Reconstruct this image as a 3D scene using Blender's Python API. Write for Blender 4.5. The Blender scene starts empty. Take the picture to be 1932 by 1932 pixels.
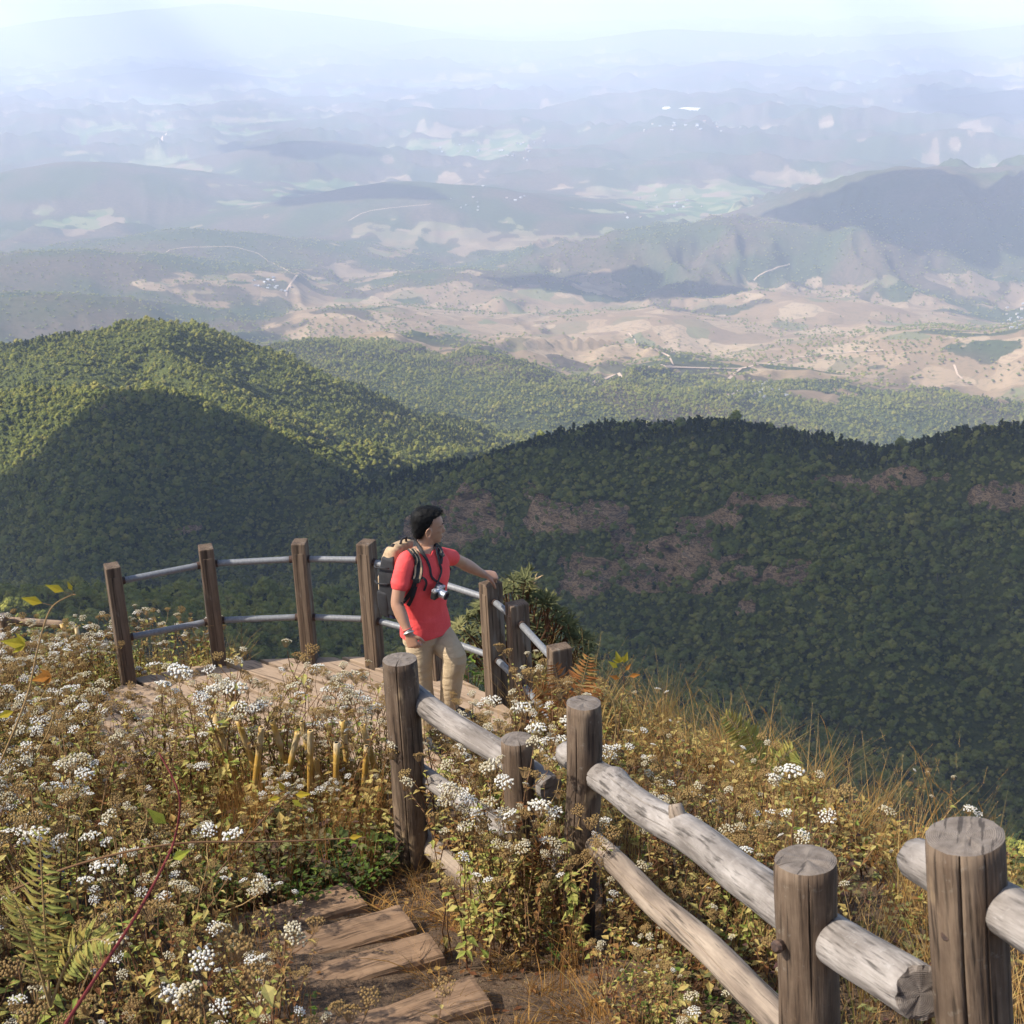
import bpy, bmesh, math, random
import numpy as np
from mathutils import Vector, Matrix, noise as mnoise

random.seed(7)
rng = np.random.default_rng(11)
SC = bpy.context.scene
COL = SC.collection
R = math.radians

# ---------------------------------------------------------------- camera
F_PX, HALF = 2800.0, 966.0            # photo measured on a 1932 px square
PITCH, ROLL = R(19.65), R(-1.0)
CAM_M = Matrix.Rotation(R(90) - PITCH, 3, 'X') @ Matrix.Rotation(ROLL, 3, 'Z')
cam_data = bpy.data.cameras.new('camera')
cam_data.sensor_width = 24.0
cam_data.lens = 24.0 * F_PX / (2 * HALF)
cam_data.clip_start = 0.05
cam_data.clip_end = 250000.0
cam_data.dof.use_dof = True
cam_data.dof.focus_distance = 9.6
cam_data.dof.aperture_fstop = 10.0
cam = bpy.data.objects.new('camera', cam_data)
cam.matrix_world = CAM_M.to_4x4()
COL.objects.link(cam)
SC.camera = cam

# ---------------------------------------------------------------- light
SUN_AZ, SUN_EL = R(-104), R(44)         # azimuth measured from +Y (view) towards +X
SUN_DIR = Vector((math.sin(SUN_AZ) * math.cos(SUN_EL), math.cos(SUN_AZ) * math.cos(SUN_EL), math.sin(SUN_EL)))
world = bpy.data.worlds.new('World')
SC.world = world
world.use_nodes = True
wn = world.node_tree.nodes
wn.clear()
sky = wn.new('ShaderNodeTexSky')
sky.sky_type = 'NISHITA'
sky.sun_disc = False
sky.sun_elevation = SUN_EL
sky.sun_rotation = SUN_AZ
sky.altitude = 1500.0
sky.air_density = 0.9
sky.dust_density = 4.0
sky.ozone_density = 0.6
wb = wn.new('ShaderNodeBackground')
wb.inputs['Strength'].default_value = 0.11
wo = wn.new('ShaderNodeOutputWorld')
world.node_tree.links.new(sky.outputs[0], wb.inputs[0])
world.node_tree.links.new(wb.outputs[0], wo.inputs[0])
sun_data = bpy.data.lights.new('sun', 'SUN')
sun_data.energy = 5.0
sun_data.angle = R(0.53)
sun_data.color = (1.0, 0.93, 0.82)
sun = bpy.data.objects.new('sun', sun_data)
sun.rotation_euler = SUN_DIR.to_track_quat('Z', 'Y').to_euler()
sun.location = (0, 0, 50)
COL.objects.link(sun)

SC.render.engine = 'CYCLES'
cy = SC.cycles
cy.use_denoising = True
cy.max_bounces = 5
cy.diffuse_bounces = 2
cy.glossy_bounces = 2
cy.transmission_bounces = 4
cy.transparent_max_bounces = 12
cy.volume_bounces = 1
cy.use_adaptive_sampling = True
cy.adaptive_threshold = 0.014
cy.sample_clamp_indirect = 6.0
vs = SC.view_settings
vs.view_transform = 'Standard'
vs.look = 'None'
vs.exposure = 1.25
vs.gamma = 1.0
vs.use_curve_mapping = False

# ---------------------------------------------------------------- pixel -> world
def ray(u, v):
    return CAM_M @ Vector(((u - HALF) / F_PX, -(v - HALF) / F_PX, -1.0))
def on_z(u, v, z):
    d = ray(u, v); return d * (z / d.z)
def at_y(u, v, y):
    d = ray(u, v); return d * (y / d.y)
def at_range(u, v, rr):
    d = ray(u, v); return d * (rr / math.hypot(d.x, d.y))
CAM_INV = np.array(CAM_M.transposed())
def project(P):
    """world points (n,3) -> photo pixels (n,2)"""
    L = np.asarray(P) @ CAM_INV.T
    w = np.minimum(L[:, 2], -1e-3)
    return np.stack([HALF + F_PX * L[:, 0] / -w, HALF - F_PX * L[:, 1] / -w], 1)

# ---------------------------------------------------------------- noise in numpy
def _hash(ix, iy, seed):
    h = (ix.astype(np.int64) * 374761393 + iy.astype(np.int64) * 668265263 + seed * 974634777) & 0xFFFFFFFF
    h = ((h ^ (h >> 13)) * 1274126177) & 0xFFFFFFFF
    return ((h ^ (h >> 16)) & 0xFFFF) / 65535.0
def vnoise(x, y, seed=0):
    ix = np.floor(x); iy = np.floor(y)
    fx = x - ix; fy = y - iy
    fx = fx * fx * fx * (fx * (fx * 6 - 15) + 10); fy = fy * fy * fy * (fy * (fy * 6 - 15) + 10)
    a = _hash(ix, iy, seed); b = _hash(ix + 1, iy, seed); c = _hash(ix, iy + 1, seed); d = _hash(ix + 1, iy + 1, seed)
    return (a + (b - a) * fx) * (1 - fy) + (c + (d - c) * fx) * fy
def fbm(x, y, oct=4, seed=0, gain=0.5):
    s = np.zeros_like(x, dtype=float); a = 1.0; t = 0.0
    for o in range(oct):
        c, sn = math.cos(o * 1.1), math.sin(o * 1.1)
        s += a * (vnoise(c * x - sn * y, sn * x + c * y, seed + o * 17) * 2 - 1); t += a
        x = x * 2.03; y = y * 2.03; a *= gain
    return s / t
def ridged(x, y, oct=4, seed=0):
    s = np.zeros_like(x, dtype=float); a = 1.0; t = 0.0
    for o in range(oct):
        c, sn = math.cos(o * 0.9 + .4), math.sin(o * 0.9 + .4)
        s += a * (1 - np.abs(vnoise(c * x - sn * y, sn * x + c * y, seed + o * 31) * 2 - 1)); t += a
        x = x * 2.1; y = y * 2.1; a *= 0.5
    return s / t
def sstep(a, b, x):
    t = np.clip((x - a) / (b - a), 0, 1); return t * t * (3 - 2 * t)

# ---------------------------------------------------------------- object helpers
def tag(o, label=None, cat=None, group=None, kind=None):
    if label: o['label'] = label
    if cat: o['category'] = cat
    if group: o['group'] = group
    if kind: o['kind'] = kind
    return o
def link(o, parent=None):
    COL.objects.link(o)
    if parent is not None: o.parent = parent
    return o
def empty(name, loc=(0, 0, 0), rz=0.0, parent=None):
    o = bpy.data.objects.new(name, None)
    o.empty_display_size = 0.1
    o.location = loc; o.rotation_euler = (0, 0, rz)
    return link(o, parent)
def mesh_of(name, V, Fc, mats, smooth=False, midx=None):
    me = bpy.data.meshes.new(name)
    me.from_pydata([tuple(v) for v in V], [], [tuple(f) for f in Fc])
    for m in (mats if isinstance(mats, (list, tuple)) else [mats]):
        me.materials.append(m)
    if midx is not None: me.polygons.foreach_set('material_index', np.asarray(midx, dtype=np.int32))
    if smooth: me.polygons.foreach_set('use_smooth', np.ones(len(me.polygons), dtype=bool))
    me.update()
    return me
def obj(name, me, parent=None, loc=None, rot=None):
    o = bpy.data.objects.new(name, me)
    if loc is not None: o.location = loc
    if rot is not None: o.rotation_euler = rot
    return link(o, parent)

class MB:
    """collects verts / faces of one mesh"""
    def __init__(s): s.V = []; s.F = []; s.M = []
    def add(s, V, Fc, m=0):
        n = len(s.V); s.V += [tuple(v) for v in V]
        s.F += [tuple(i + n for i in f) for f in Fc]; s.M += [m] * len(Fc)
    def box(s, c, size, M=None, m=0, bev=0.0):
        x, y, z = size[0] / 2, size[1] / 2, size[2] / 2
        if bev <= 0:
            P = [Vector((sx * x, sy * y, sz * z)) for sx in (-1, 1) for sy in (-1, 1) for sz in (-1, 1)]
            Fc = [(0, 1, 3, 2), (4, 6, 7, 5), (0, 4, 5, 1), (2, 3, 7, 6), (0, 2, 6, 4), (1, 5, 7, 3)]
        else:
            bm = bmesh.new(); bmesh.ops.create_cube(bm, size=1.0)
            for v in bm.verts: v.co = Vector((v.co.x * size[0], v.co.y * size[1], v.co.z * size[2]))
            bmesh.ops.bevel(bm, geom=bm.edges[:], offset=bev, segments=2, profile=0.6, affect='EDGES')
            bm.verts.index_update()
            P = [v.co.copy() for v in bm.verts]; Fc = [tuple(v.index for v in f.verts) for f in bm.faces]; bm.free()
        c = Vector(c)
        s.add([(M @ p if M is not None else p) + c for p in P], Fc, m)
    def tube(s, pts, rad, n=6, m=0, cap=True, capm=None):
        """loft of rings along pts; rad a number, list, or function(i, angle)"""
        pts = [Vector(p) for p in pts]; base = len(s.V)
        up = None
        for i, p in enumerate(pts):
            t = (pts[min(i + 1, len(pts) - 1)] - pts[max(i - 1, 0)])
            t = t.normalized() if t.length > 1e-9 else Vector((0, 0, 1))
            if up is None:
                a = Vector((1, 0, 0)) if abs(t.x) < 0.9 else Vector((0, 1, 0))
                up = (a - t * a.dot(t)).normalized()
            else:
                up = (up - t * up.dot(t)).normalized()
            sd = t.cross(up)
            for k in range(n):
                a = 2 * math.pi * k / n
                r = rad(i, a) if callable(rad) else (rad[i] if isinstance(rad, (list, tuple)) else rad)
                s.V.append(tuple(p + up * (math.cos(a) * r) + sd * (math.sin(a) * r)))
        for i in range(len(pts) - 1):
            for k in range(n):
                a = base + i * n + k; b = base + i * n + (k + 1) % n
                s.F.append((a, b, b + n, a + n)); s.M.append(m)
        if cap:
            cm = m if capm is None else capm
            s.F.append(tuple(base + k for k in reversed(range(n)))); s.M.append(cm)
            e = base + (len(pts) - 1) * n
            s.F.append(tuple(e + k for k in range(n))); s.M.append(cm)
    def mesh(s, name, mats, smooth=False):
        return mesh_of(name, s.V, s.F, mats, smooth, s.M)
    def build(s, name, mats, parent=None, smooth=False, loc=None, rot=None):
        return obj(name, s.mesh(name, mats, smooth), parent, loc, rot)

def copy_tree(o, parent=None):
    c = o.copy(); COL.objects.link(c)
    if parent is not None:
        c.parent = parent
    for ch in list(o.children): copy_tree(ch, c)
    return c

# ---------------------------------------------------------------- material helpers
class Mat:
    def __init__(s, name, rough=0.8):
        s.m = bpy.data.materials.new(name); s.m.use_nodes = True
        s.nt = s.m.node_tree; s.b = s.nt.nodes['Principled BSDF']; s.out = s.nt.nodes['Material Output']
        s.b.inputs['Roughness'].default_value = rough
        s._tc = None
    def n(s, typ, **kw):
        nd = s.nt.nodes.new(typ)
        for k, v in kw.items():
            if k.startswith('i_'):
                s.setin(nd.inputs[k[2:].replace('_', ' ')], v)
            else: setattr(nd, k, v)
        return nd
    def setin(s, sock, v):
        if isinstance(v, bpy.types.NodeSocket): s.nt.links.new(v, sock)
        else: sock.default_value = v
    def coord(s, which='Object'):
        if s._tc is None: s._tc = s.n('ShaderNodeTexCoord')
        return s._tc.outputs[which]
    def mapping(s, scale=(1, 1, 1), which='Object', loc=(0, 0, 0)):
        mp = s.n('ShaderNodeMapping'); s.setin(mp.inputs['Vector'], s.coord(which))
        mp.inputs['Scale'].default_value = scale; mp.inputs['Location'].default_value = loc
        return mp.outputs[0]
    def noise(s, vec=None, scale=5.0, detail=4.0, rough=0.55, dist=0.0):
        nd = s.n('ShaderNodeTexNoise'); s.setin(nd.inputs['Vector'], vec if vec is not None else s.coord())
        nd.inputs['Scale'].default_value = scale; nd.inputs['Detail'].default_value = detail
        nd.inputs['Roughness'].default_value = rough; nd.inputs['Distortion'].default_value = dist
        return nd.outputs[0]
    def voro(s, vec=None, scale=5.0, out='Color', feature='F1', rand=1.0):
        nd = s.n('ShaderNodeTexVoronoi', feature=feature); s.setin(nd.inputs['Vector'], vec if vec is not None else s.coord())
        nd.inputs['Scale'].default_value = scale; nd.inputs['Randomness'].default_value = rand
        return nd.outputs[out]
    def ramp(s, fac, stops, interp='LINEAR'):
        nd = s.n('ShaderNodeValToRGB'); s.setin(nd.inputs[0], fac); cr = nd.color_ramp; cr.interpolation = interp
        while len(cr.elements) < len(stops): cr.elements.new(0.5)
        for e, (p, c) in zip(cr.elements, stops):
            e.position = p; e.color = (c[0], c[1], c[2], 1) if hasattr(c, '__len__') else (c, c, c, 1)
        return nd.outputs[0]
    def mix(s, fac, a, b, blend='MIX'):
        nd = s.n('ShaderNodeMix', data_type='RGBA', blend_type=blend)
        s.setin(nd.inputs[0], fac)
        for sock, v in ((nd.inputs[6], a), (nd.inputs[7], b)):
            if isinstance(v, bpy.types.NodeSocket): s.nt.links.new(v, sock)
            else: sock.default_value = (v[0], v[1], v[2], 1) if hasattr(v, '__len__') else (v, v, v, 1)
        return nd.outputs[2]
    def math(s, op, a, b=0.0, clamp=False):
        nd = s.n('ShaderNodeMath', operation=op, use_clamp=clamp); s.setin(nd.inputs[0], a); s.setin(nd.inputs[1], b)
        return nd.outputs[0]
    def attr(s, name, out='Fac', typ='GEOMETRY'):
        nd = s.n('ShaderNodeAttribute', attribute_name=name, attribute_type=typ); return nd.outputs[out]
    def objrand(s):
        return s.n('ShaderNodeObjectInfo').outputs['Random']
    def color(s, c):
        s.setin(s.b.inputs['Base Color'], c if isinstance(c, bpy.types.NodeSocket) else (c[0], c[1], c[2], 1)); return s
    def bump(s, h, strength=0.4, dist=0.01):
        nd = s.n('ShaderNodeBump'); s.setin(nd.inputs['Height'], h)
        nd.inputs['Strength'].default_value = strength; nd.inputs['Distance'].default_value = dist
        s.nt.links.new(nd.outputs[0], s.b.inputs['Normal']); return s
    def set(s, **kw):
        for k, v in kw.items(): s.setin(s.b.inputs[k.replace('_', ' ')], v)
        return s
# ================================================================ TERRAIN
FLOOR = -1650.0
def RP(pts, D=None, drop=0.0):
    out = []
    for p in pts:
        w = at_range(p[0], p[1], (p[2] if len(p) > 2 else D) * 1000.0)
        out.append((w.x, w.y, w.z - drop))
    return np.array(out)
# (crest points, slope, crest rounding, ravine depth, ravine wavelength, blend)
NEAR_CREST = [(-260, 760, 2.0), (-60, 742, 1.98), (120, 735, 1.92), (235, 733, 1.86), (350, 772, 1.82), (450, 830, 1.78), (550, 876, 1.74), (625, 902, 1.7),
              (685, 910, 1.66), (760, 897, 1.62), (850, 872, 1.58), (966, 850, 1.54), (1040, 826, 1.5), (1100, 806, 1.48), (1200, 800, 1.46),
              (1350, 798, 1.44), (1450, 808, 1.42), (1550, 824, 1.40), (1690, 851, 1.38), (1760, 834, 1.36), (1850, 812, 1.34), (1940, 800, 1.33), (2250, 770, 1.3)]
LEFT_CREST = [(-400, 690, 2.6), (-150, 672, 2.5), (0, 655, 2.45), (115, 632, 2.45), (215, 617, 2.42), (280, 606, 2.42), (350, 616, 2.45), (390, 624, 2.46), (450, 643, 2.5),
              (520, 684, 2.5), (582, 722, 2.44), (630, 790, 2.3), (680, 862, 2.12)]
RIDGES = [
    (RP([(-260, 90), (0, 60), (165, 30), (290, 17), (400, 7), (500, 18), (640, 60), (800, 105)], 45), .16, 900, 60, 3000, 120),
    (RP([(430, 138), (500, 122), (640, 97), (850, 72), (966, 78), (1156, 76), (1266, 55), (1366, 60), (1560, 72), (1800, 60), (2100, 30)], 37), .15, 700, 60, 2500, 120),
    (RP([(-200, 170), (90, 182), (200, 146), (320, 125), (400, 135), (500, 165), (620, 190)], 27), .2, 450, 60, 2000, 100),
    (RP([(1200, 175), (1246, 165), (1306, 140), (1366, 115), (1416, 125), (1491, 145), (1600, 170)], 26), .2, 350, 60, 2000, 100),
    (RP([(1560, 235), (1700, 215), (1786, 198), (1932, 170), (2200, 140)], 20), .2, 400, 60, 1600, 80),
    (RP([(440, 290), (505, 277), (560, 267), (600, 272), (660, 290)], 14.5), .22, 200, 40, 1200, 60),
    (RP([(60, 330), (140, 306), (200, 320), (260, 345)], 12.5), .2, 200, 40, 1200, 60),
    (RP([(520, 395), (600, 372), (700, 352), (760, 345), (860, 350)], 11), .2, 200, 40, 1000, 60),
    (RP([(240, 450), (330, 432), (420, 440), (520, 470)], 9.2), .22, 150, 40, 900, 50),
    (RP([(1300, 430), (1346, 415), (1466, 380), (1566, 355), (1666, 324), (1706, 317), (1756, 318), (1790, 331), (1846, 328), (1940, 320), (2200, 310)], 10.2), .32, 110, 150, 800, 50),
    (RP([(1640, 455), (1700, 420), (1760, 392), (1816, 376), (1900, 372)], 9.5), .36, 70, 90, 600, 40),
    (RP([(850, 540), (966, 502), (1116, 467), (1246, 437), (1346, 421), (1496, 425), (1566, 421), (1625, 436), (1720, 470)], 8.8), .28, 100, 110, 650, 40),
    (RP([(640, 570), (700, 552), (800, 522), (880, 512), (966, 520)], 7.9), .24, 120, 60, 700, 40),
    (RP([(-150, 500), (0, 490), (110, 482), (240, 500), (330, 520)], 7.6), .22, 150, 50, 700, 40),
    (RP([(-200, 590), (-60, 570), (60, 560), (160, 585)], 6.0), .24, 120, 50, 600, 30),
    (RP([(1130, 620), (1236, 596), (1286, 601), (1376, 640)], 6.4), .2, 80, 30, 500, 30),
    (RP([(620, 600), (660, 588), (740, 600), (800, 625)], 6.2), .2, 80, 30, 500, 30),
    (RP([(1440, 590), (1520, 570), (1640, 580), (1760, 600)], 7.0), .2, 80, 30, 500, 30),
    (RP([(1750, 660), (1850, 640), (1950, 630)], 5.4), .2, 80, 30, 500, 30),
    (RP([(1480, 812), (1586, 784), (1716, 758), (1816, 753), (1932, 780), (2100, 800)], 4.1, 8), .3, 90, 40, 500, 30),
    (RP([(480, 690, 3.6), (575, 706, 3.55), (675, 726, 3.5), (800, 742, 3.5), (966, 750, 3.5), (1116, 750, 3.55), (1226, 790, 3.5), (1290, 850, 3.3)], None, 8), .2, 120, 40, 500, 30),
    (RP(LEFT_CREST, None, 9), .52, 36, 80, 340, 25),
    (RP([(560, 735, 2.45), (620, 800, 2.3), (700, 870, 2.1), (760, 905, 1.95)], None, 9), .5, 25, 25, 260, 20),
    (RP([(270, 625, 2.4), (330, 680, 2.25), (420, 740, 2.12), (560, 830, 1.95), (640, 890, 1.85)], None, 9), .7, 14, 50, 180, 14),
    (RP(NEAR_CREST, None, 9), .56, 30, 75, 280, 18),
    (RP([(1480, 830, 1.4), (1560, 930, 1.27), (1640, 1060, 1.15), (1700, 1200, 1.05)], None, 10), .5, 25, 25, 200, 18),
    (RP([(1080, 830, 1.46), (1120, 930, 1.36), (1150, 1060, 1.25), (1170, 1200, 1.14)], None, 10), .55, 22, 25, 200, 18),
    (RP([(230, 760, 1.84), (190, 850, 1.7), (150, 960, 1.55), (130, 1060, 1.4)], None, 10), .5, 30, 25, 240, 18),
    (RP([(-200, 1120, .62), (0, 1122, .66), (90, 1120, .7), (200, 1140, .72), (350, 1165, .76), (520, 1172, .8), (650, 1184, .84), (740, 1220, .84), (820, 1270, .8)], None, 9), .45, 20, 14, 120, 10),
]
CLIFFS = [(1055, 980, 100, 52), (1227, 1058, 150, 46), (1104, 1112, 46, 26), (1690, 906, 112, 26), (1572, 908, 60, 13), (1890, 945, 75, 30), (1463, 950, 75, 12),
          (1498, 1078, 42, 24), (1409, 1152, 24, 20), (880, 985, 110, 52), (330, 1005, 60, 18), (1330, 985, 60, 14)]

def smax(a, b, k):
    h = np.clip(0.5 + 0.5 * (a - b) / k, 0, 1)
    return b + (a - b) * h + k * h * (1 - h)

def terrain_h(x, y):
    D = np.hypot(x, y)
    hills = 420 * (ridged(x / 2700, y / 2700, 4, 3) - 0.45) * sstep(0.3, 0.7, vnoise(x / 5200 + 3.3, y / 5200, 9)) \
        + 110 * (ridged(x / 900, y / 900, 4, 5) - 0.4) \
        + 300 * (ridged(x / 1500 + 2, y / 1500, 4, 15) - 0.5) * sstep(6000, 8500, D) * sstep(.3, .55, vnoise(x / 3600, y / 3600 + 5, 19)) \
        + 230 * (ridged(x / 640 + 1, y / 640, 4, 16) - 0.5) * sstep(5200, 7500, D) * sstep(.25, .6, vnoise(x / 2300 + 9, y / 2300, 29)) + 16 * fbm(x / 260, y / 260, 3, 8)
    z = FLOOR + hills
    az = np.degrees(np.arctan2(x, y))
    own = -14 - 0.60 * (D - 14) + 10 * fbm(x / 90, y / 90, 3, 21) * np.clip(D / 120, 0, 1)
    side = sstep(50, 95, np.abs(az))
    own = own + side * (0.30 * (D - 14))
    z = smax(own, z, 60)
    wx = x + 60 * fbm(x / 700, y / 700, 3, 44) * sstep(2500, 5000, D)
    wy = y + 60 * fbm(x / 700 + 7, y / 700, 3, 45) * sstep(2500, 5000, D)
    for pts, slope, w, rav, wl, k in RIDGES:
        reach = (pts[:, 2].max() - FLOOR) / slope + 600
        lo = pts[:, :2].min(0) - reach; hi = pts[:, :2].max(0) + reach
        sel = (x > lo[0]) & (x < hi[0]) & (y > lo[1]) & (y < hi[1])
        if not sel.any(): continue
        sx, sy = wx[sel], wy[sel]
        best = np.full(sx.shape, 1e12); h = np.full(sx.shape, -1e9)
        ch = pts[-1, :2] - pts[0, :2]; ch = ch / np.hypot(*ch)
        arc = (sx - pts[0, 0]) * ch[0] + (sy - pts[0, 1]) * ch[1]
        for i in range(len(pts) - 1):
            a, b = pts[i], pts[i + 1]
            dx, dy = b[0] - a[0], b[1] - a[1]; L2 = dx * dx + dy * dy
            t = np.clip(((sx - a[0]) * dx + (sy - a[1]) * dy) / L2, 0, 1)
            d2 = (sx - a[0] - t * dx) ** 2 + (sy - a[1] - t * dy) ** 2
            best = np.minimum(best, d2)
            h = np.maximum(h, a[2] + t * (b[2] - a[2]) - slope * (np.sqrt(d2 + w * w) - w))
        d = np.sqrt(best)
        grow = np.clip(d / (3.5 * w + 60), 0, 1)
        rv = ridged(arc / wl + .4 * fbm(sx / wl, sy / wl, 2, 5), d / (wl * 3.2), 4, int(wl)) - 0.62
        h = h + rav * rv * (1.9 if k < 29 or rav < 31 else 3.6) * grow + 0.10 * rav * fbm(sx / (wl * .22), sy / (wl * .22), 3, 77)
        z[sel] = smax(h, z[sel], k)
    return z

def cliff_mask(P):
    uv = project(P); D = np.hypot(P[:, 0], P[:, 1])
    m = np.zeros(len(P))
    w1 = fbm(P[:, 0] / 55, P[:, 1] / 55, 5, 61, .65) * 1.5
    for (u, v, a, b) in CLIFFS:
        d = np.hypot((uv[:, 0] - u) / a, (uv[:, 1] - v) / b)
        m = np.maximum(m, sstep(1.05, 0.55, d + 0.9 * w1))
    return m * (D > 950) * (D < 2000) * (P[:, 1] > 0)

az_list = np.concatenate([np.linspace(-180, -31, 60), np.linspace(-30, 30, 560), np.linspace(31, 180, 60)])
rr_list = np.concatenate([np.geomspace(13, 500, 46, endpoint=False), np.geomspace(500, 3000, 230, endpoint=False),
                          np.geomspace(3000, 14000, 210, endpoint=False), np.geomspace(14000, 62000, 70)])
NA, NR = len(az_list), len(rr_list)
AZ, RRr = np.meshgrid(np.radians(az_list), rr_list, indexing='ij')
TX, TY = (np.sin(AZ) * RRr).ravel(), (np.cos(AZ) * RRr).ravel()
TZ = terrain_h(TX, TY)
TP = np.stack([TX, TY, TZ], 1)
CM = cliff_mask(TP)
# bedding steps and gullies in the bare rock
TP[:, 2] += CM * (14 * (ridged(TX / 45, TY / 45, 4, 90) - .5) + 7 * np.sin(TZ / 5.2 + 2 * fbm(TX / 50, TY / 50, 2, 12)))
TZ = TP[:, 2]
GZ = TZ.reshape(NA, NR)

def forest_mask(P):
    """0 bare field .. 1 closed canopy, for points on the terrain"""
    x, y, z = P[:, 0], P[:, 1], P[:, 2]
    D = np.hypot(x, y); uv = project(P)
    near = sstep(4700, 4300, D)
    hgt = z - FLOOR
    n = fbm(x / 800, y / 800, 5, 101) * 0.75 + fbm(x / 240, y / 240, 3, 102) * .55 + fbm(x / 110, y / 110, 2, 103) * .3
    far = sstep(0.0, 0.22, (hgt - 120) / 480 + n * 0.75 + .34 * sstep(7200, 8800, D))
    # the dry ploughed basin right of the green hill, brown woods on the ridge behind it
    basin = sstep(430, 560, uv[:, 0]) * sstep(7700, 7000, D) * (P[:, 1] > 0)
    far = far * (1 - basin) + basin * sstep(0.25, 0.45, n + (hgt - 260) / 700)
    left = sstep(620, 480, uv[:, 0]) * sstep(8200, 7200, D) * sstep(4500, 4900, D)
    far = np.maximum(far, left * sstep(-0.35, 0.1, n))
    # green lower slope behind the saddle stays wooded, ploughed patches at its rim
    rim = sstep(3800, 4400, D) * sstep(0.1, 0.3, fbm(x / 170, y / 170, 4, 130))
    f = np.maximum(near * (1 - rim), far * (1 - near))
    return np.clip(f, 0, 1)

FM = forest_mask(TP)
PADDY = sstep(9000, 11000, np.hypot(TX, TY)) * sstep(210, 110, TZ - FLOOR) * sstep(-.1, .35, fbm(TX / 2200, TY / 2200, 3, 140))
idx = np.arange(NA * NR).reshape(NA, NR)
quads = np.stack([idx[:-1, :-1], idx[:-1, 1:], idx[1:, 1:], idx[1:, :-1]], -1).reshape(-1, 4)
wrap = np.stack([idx[-1, :-1], idx[-1, 1:], idx[0, 1:], idx[0, :-1]], -1).reshape(-1, 4)
quads = np.concatenate([quads, wrap])

def np_mesh(name, V, Q, mats):
    me = bpy.data.meshes.new(name)
    me.vertices.add(len(V)); me.vertices.foreach_set('co', np.ascontiguousarray(V, dtype=np.float32).ravel())
    k = Q.shape[1]
    me.loops.add(Q.size); me.loops.foreach_set('vertex_index', Q.astype(np.int32).ravel())
    me.polygons.add(len(Q)); me.polygons.foreach_set('loop_start', (np.arange(len(Q)) * k).astype(np.int32))
    me.update(calc_edges=True)
    me.polygons.foreach_set('use_smooth', np.ones(len(Q), dtype=bool))
    for m in (mats if isinstance(mats, (list, tuple)) else [mats]): me.materials.append(m)
    return me
def fattr(me, name, arr):
    a = me.attributes.new(name, 'FLOAT', 'POINT'); a.data.foreach_set('value', np.asarray(arr, dtype=np.float32))

# ---- materials of the wide land (plain diffuse, cheap to shade)
def diffuse_out(M, col):
    M.nt.nodes.remove(M.b)
    d = M.n('ShaderNodeBsdfDiffuse'); M.setin(d.inputs[0], col); M.nt.links.new(d.outputs[0], M.out.inputs['Surface'])
    return d
M = Mat('far_land')
pos = M.mapping((0.001, 0.001, 0.0))          # kilometres, plan view
warp = M.n('ShaderNodeTexNoise'); M.setin(warp.inputs['Vector'], pos); warp.inputs['Scale'].default_value = 4.0; warp.inputs['Detail'].default_value = 2
wv = M.n('ShaderNodeVectorMath', operation='MULTIPLY_ADD'); M.setin(wv.inputs[0], warp.outputs['Color']); wv.inputs[1].default_value = (.2, .2, 0); M.setin(wv.inputs[2], pos)
cells = M.voro(wv.outputs[0], 7.5, 'Color')
cellr = M.n('ShaderNodeSeparateColor'); M.setin(cellr.inputs[0], cells)
soil = M.ramp(cellr.outputs[0], [(0.0, (.165, .117, .068)), (.3, (.22, .162, .10)), (.55, (.135, .097, .06)), (.74, (.27, .205, .13)), (.86, (.11, .10, .053)), (.94, (.075, .10, .04))], 'CONSTANT')
soil = M.mix(.3, soil, (.20, .142, .088))
spk = M.noise(wv.outputs[0], 34, 3, .7)
soil = M.mix(M.ramp(spk, [(.30, .8), (.5, 0)]), soil, (.095, .08, .045))
terr = M.n('ShaderNodeTexWave', wave_type='BANDS', bands_direction='DIAGONAL'); M.setin(terr.inputs['Vector'], wv.outputs[0])
terr.inputs['Scale'].default_value = 22; terr.inputs['Distortion'].default_value = 9; terr.inputs['Detail'].default_value = 1; terr.inputs['Detail Scale'].default_value = .6
soil = M.mix(M.math('MULTIPLY', M.ramp(terr.outputs[0], [(.5, 0), (.9, .4)]), M.ramp(cellr.outputs[1], [(.45, 0), (.5, 1)])), soil, (.16, .105, .07))
paddy = M.ramp(cellr.outputs[2], [(0, (.075, .11, .04)), (.4, (.13, .14, .065)), (.7, (.17, .13, .085)), (.85, (.055, .085, .035))], 'CONSTANT')
soil = M.mix(M.attr('scrub'), soil, (.115, .088, .06))
soil = M.mix(M.attr('paddy'), soil, paddy)
dryn = M.n('ShaderNodeTexNoise'); M.setin(dryn.inputs['Vector'], pos); dryn.inputs['Scale'].default_value = 1.6; dryn.inputs['Detail'].default_value = 3
wood = M.mix(M.ramp(dryn.outputs[0], [(.42, 0), (.58, 1)]), (.045, .058, .024), (.085, .064, .044))
wood = M.mix(M.ramp(spk, [(.35, .6), (.65, 0)]), wood, (.022, .026, .014))
fm = M.math('ADD', M.attr('forest'), M.math('MULTIPLY', M.math('SUBTRACT', spk, .5), 1.1))
diffuse_out(M, M.mix(M.ramp(fm, [(.40, 0), (.54, 1)]), soil, wood))
FAR_LAND = M.m
M = Mat('near_land')
rk = M.n('ShaderNodeMapping'); M.setin(rk.inputs[0], M.coord()); rk.inputs['Scale'].default_value = (.028, .028, .13); rk.inputs['Rotation'].default_value = (R(14), R(-12), 0)
rn = M.noise(rk.outputs[0], 1.0, 8, .74, .25)
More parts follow.
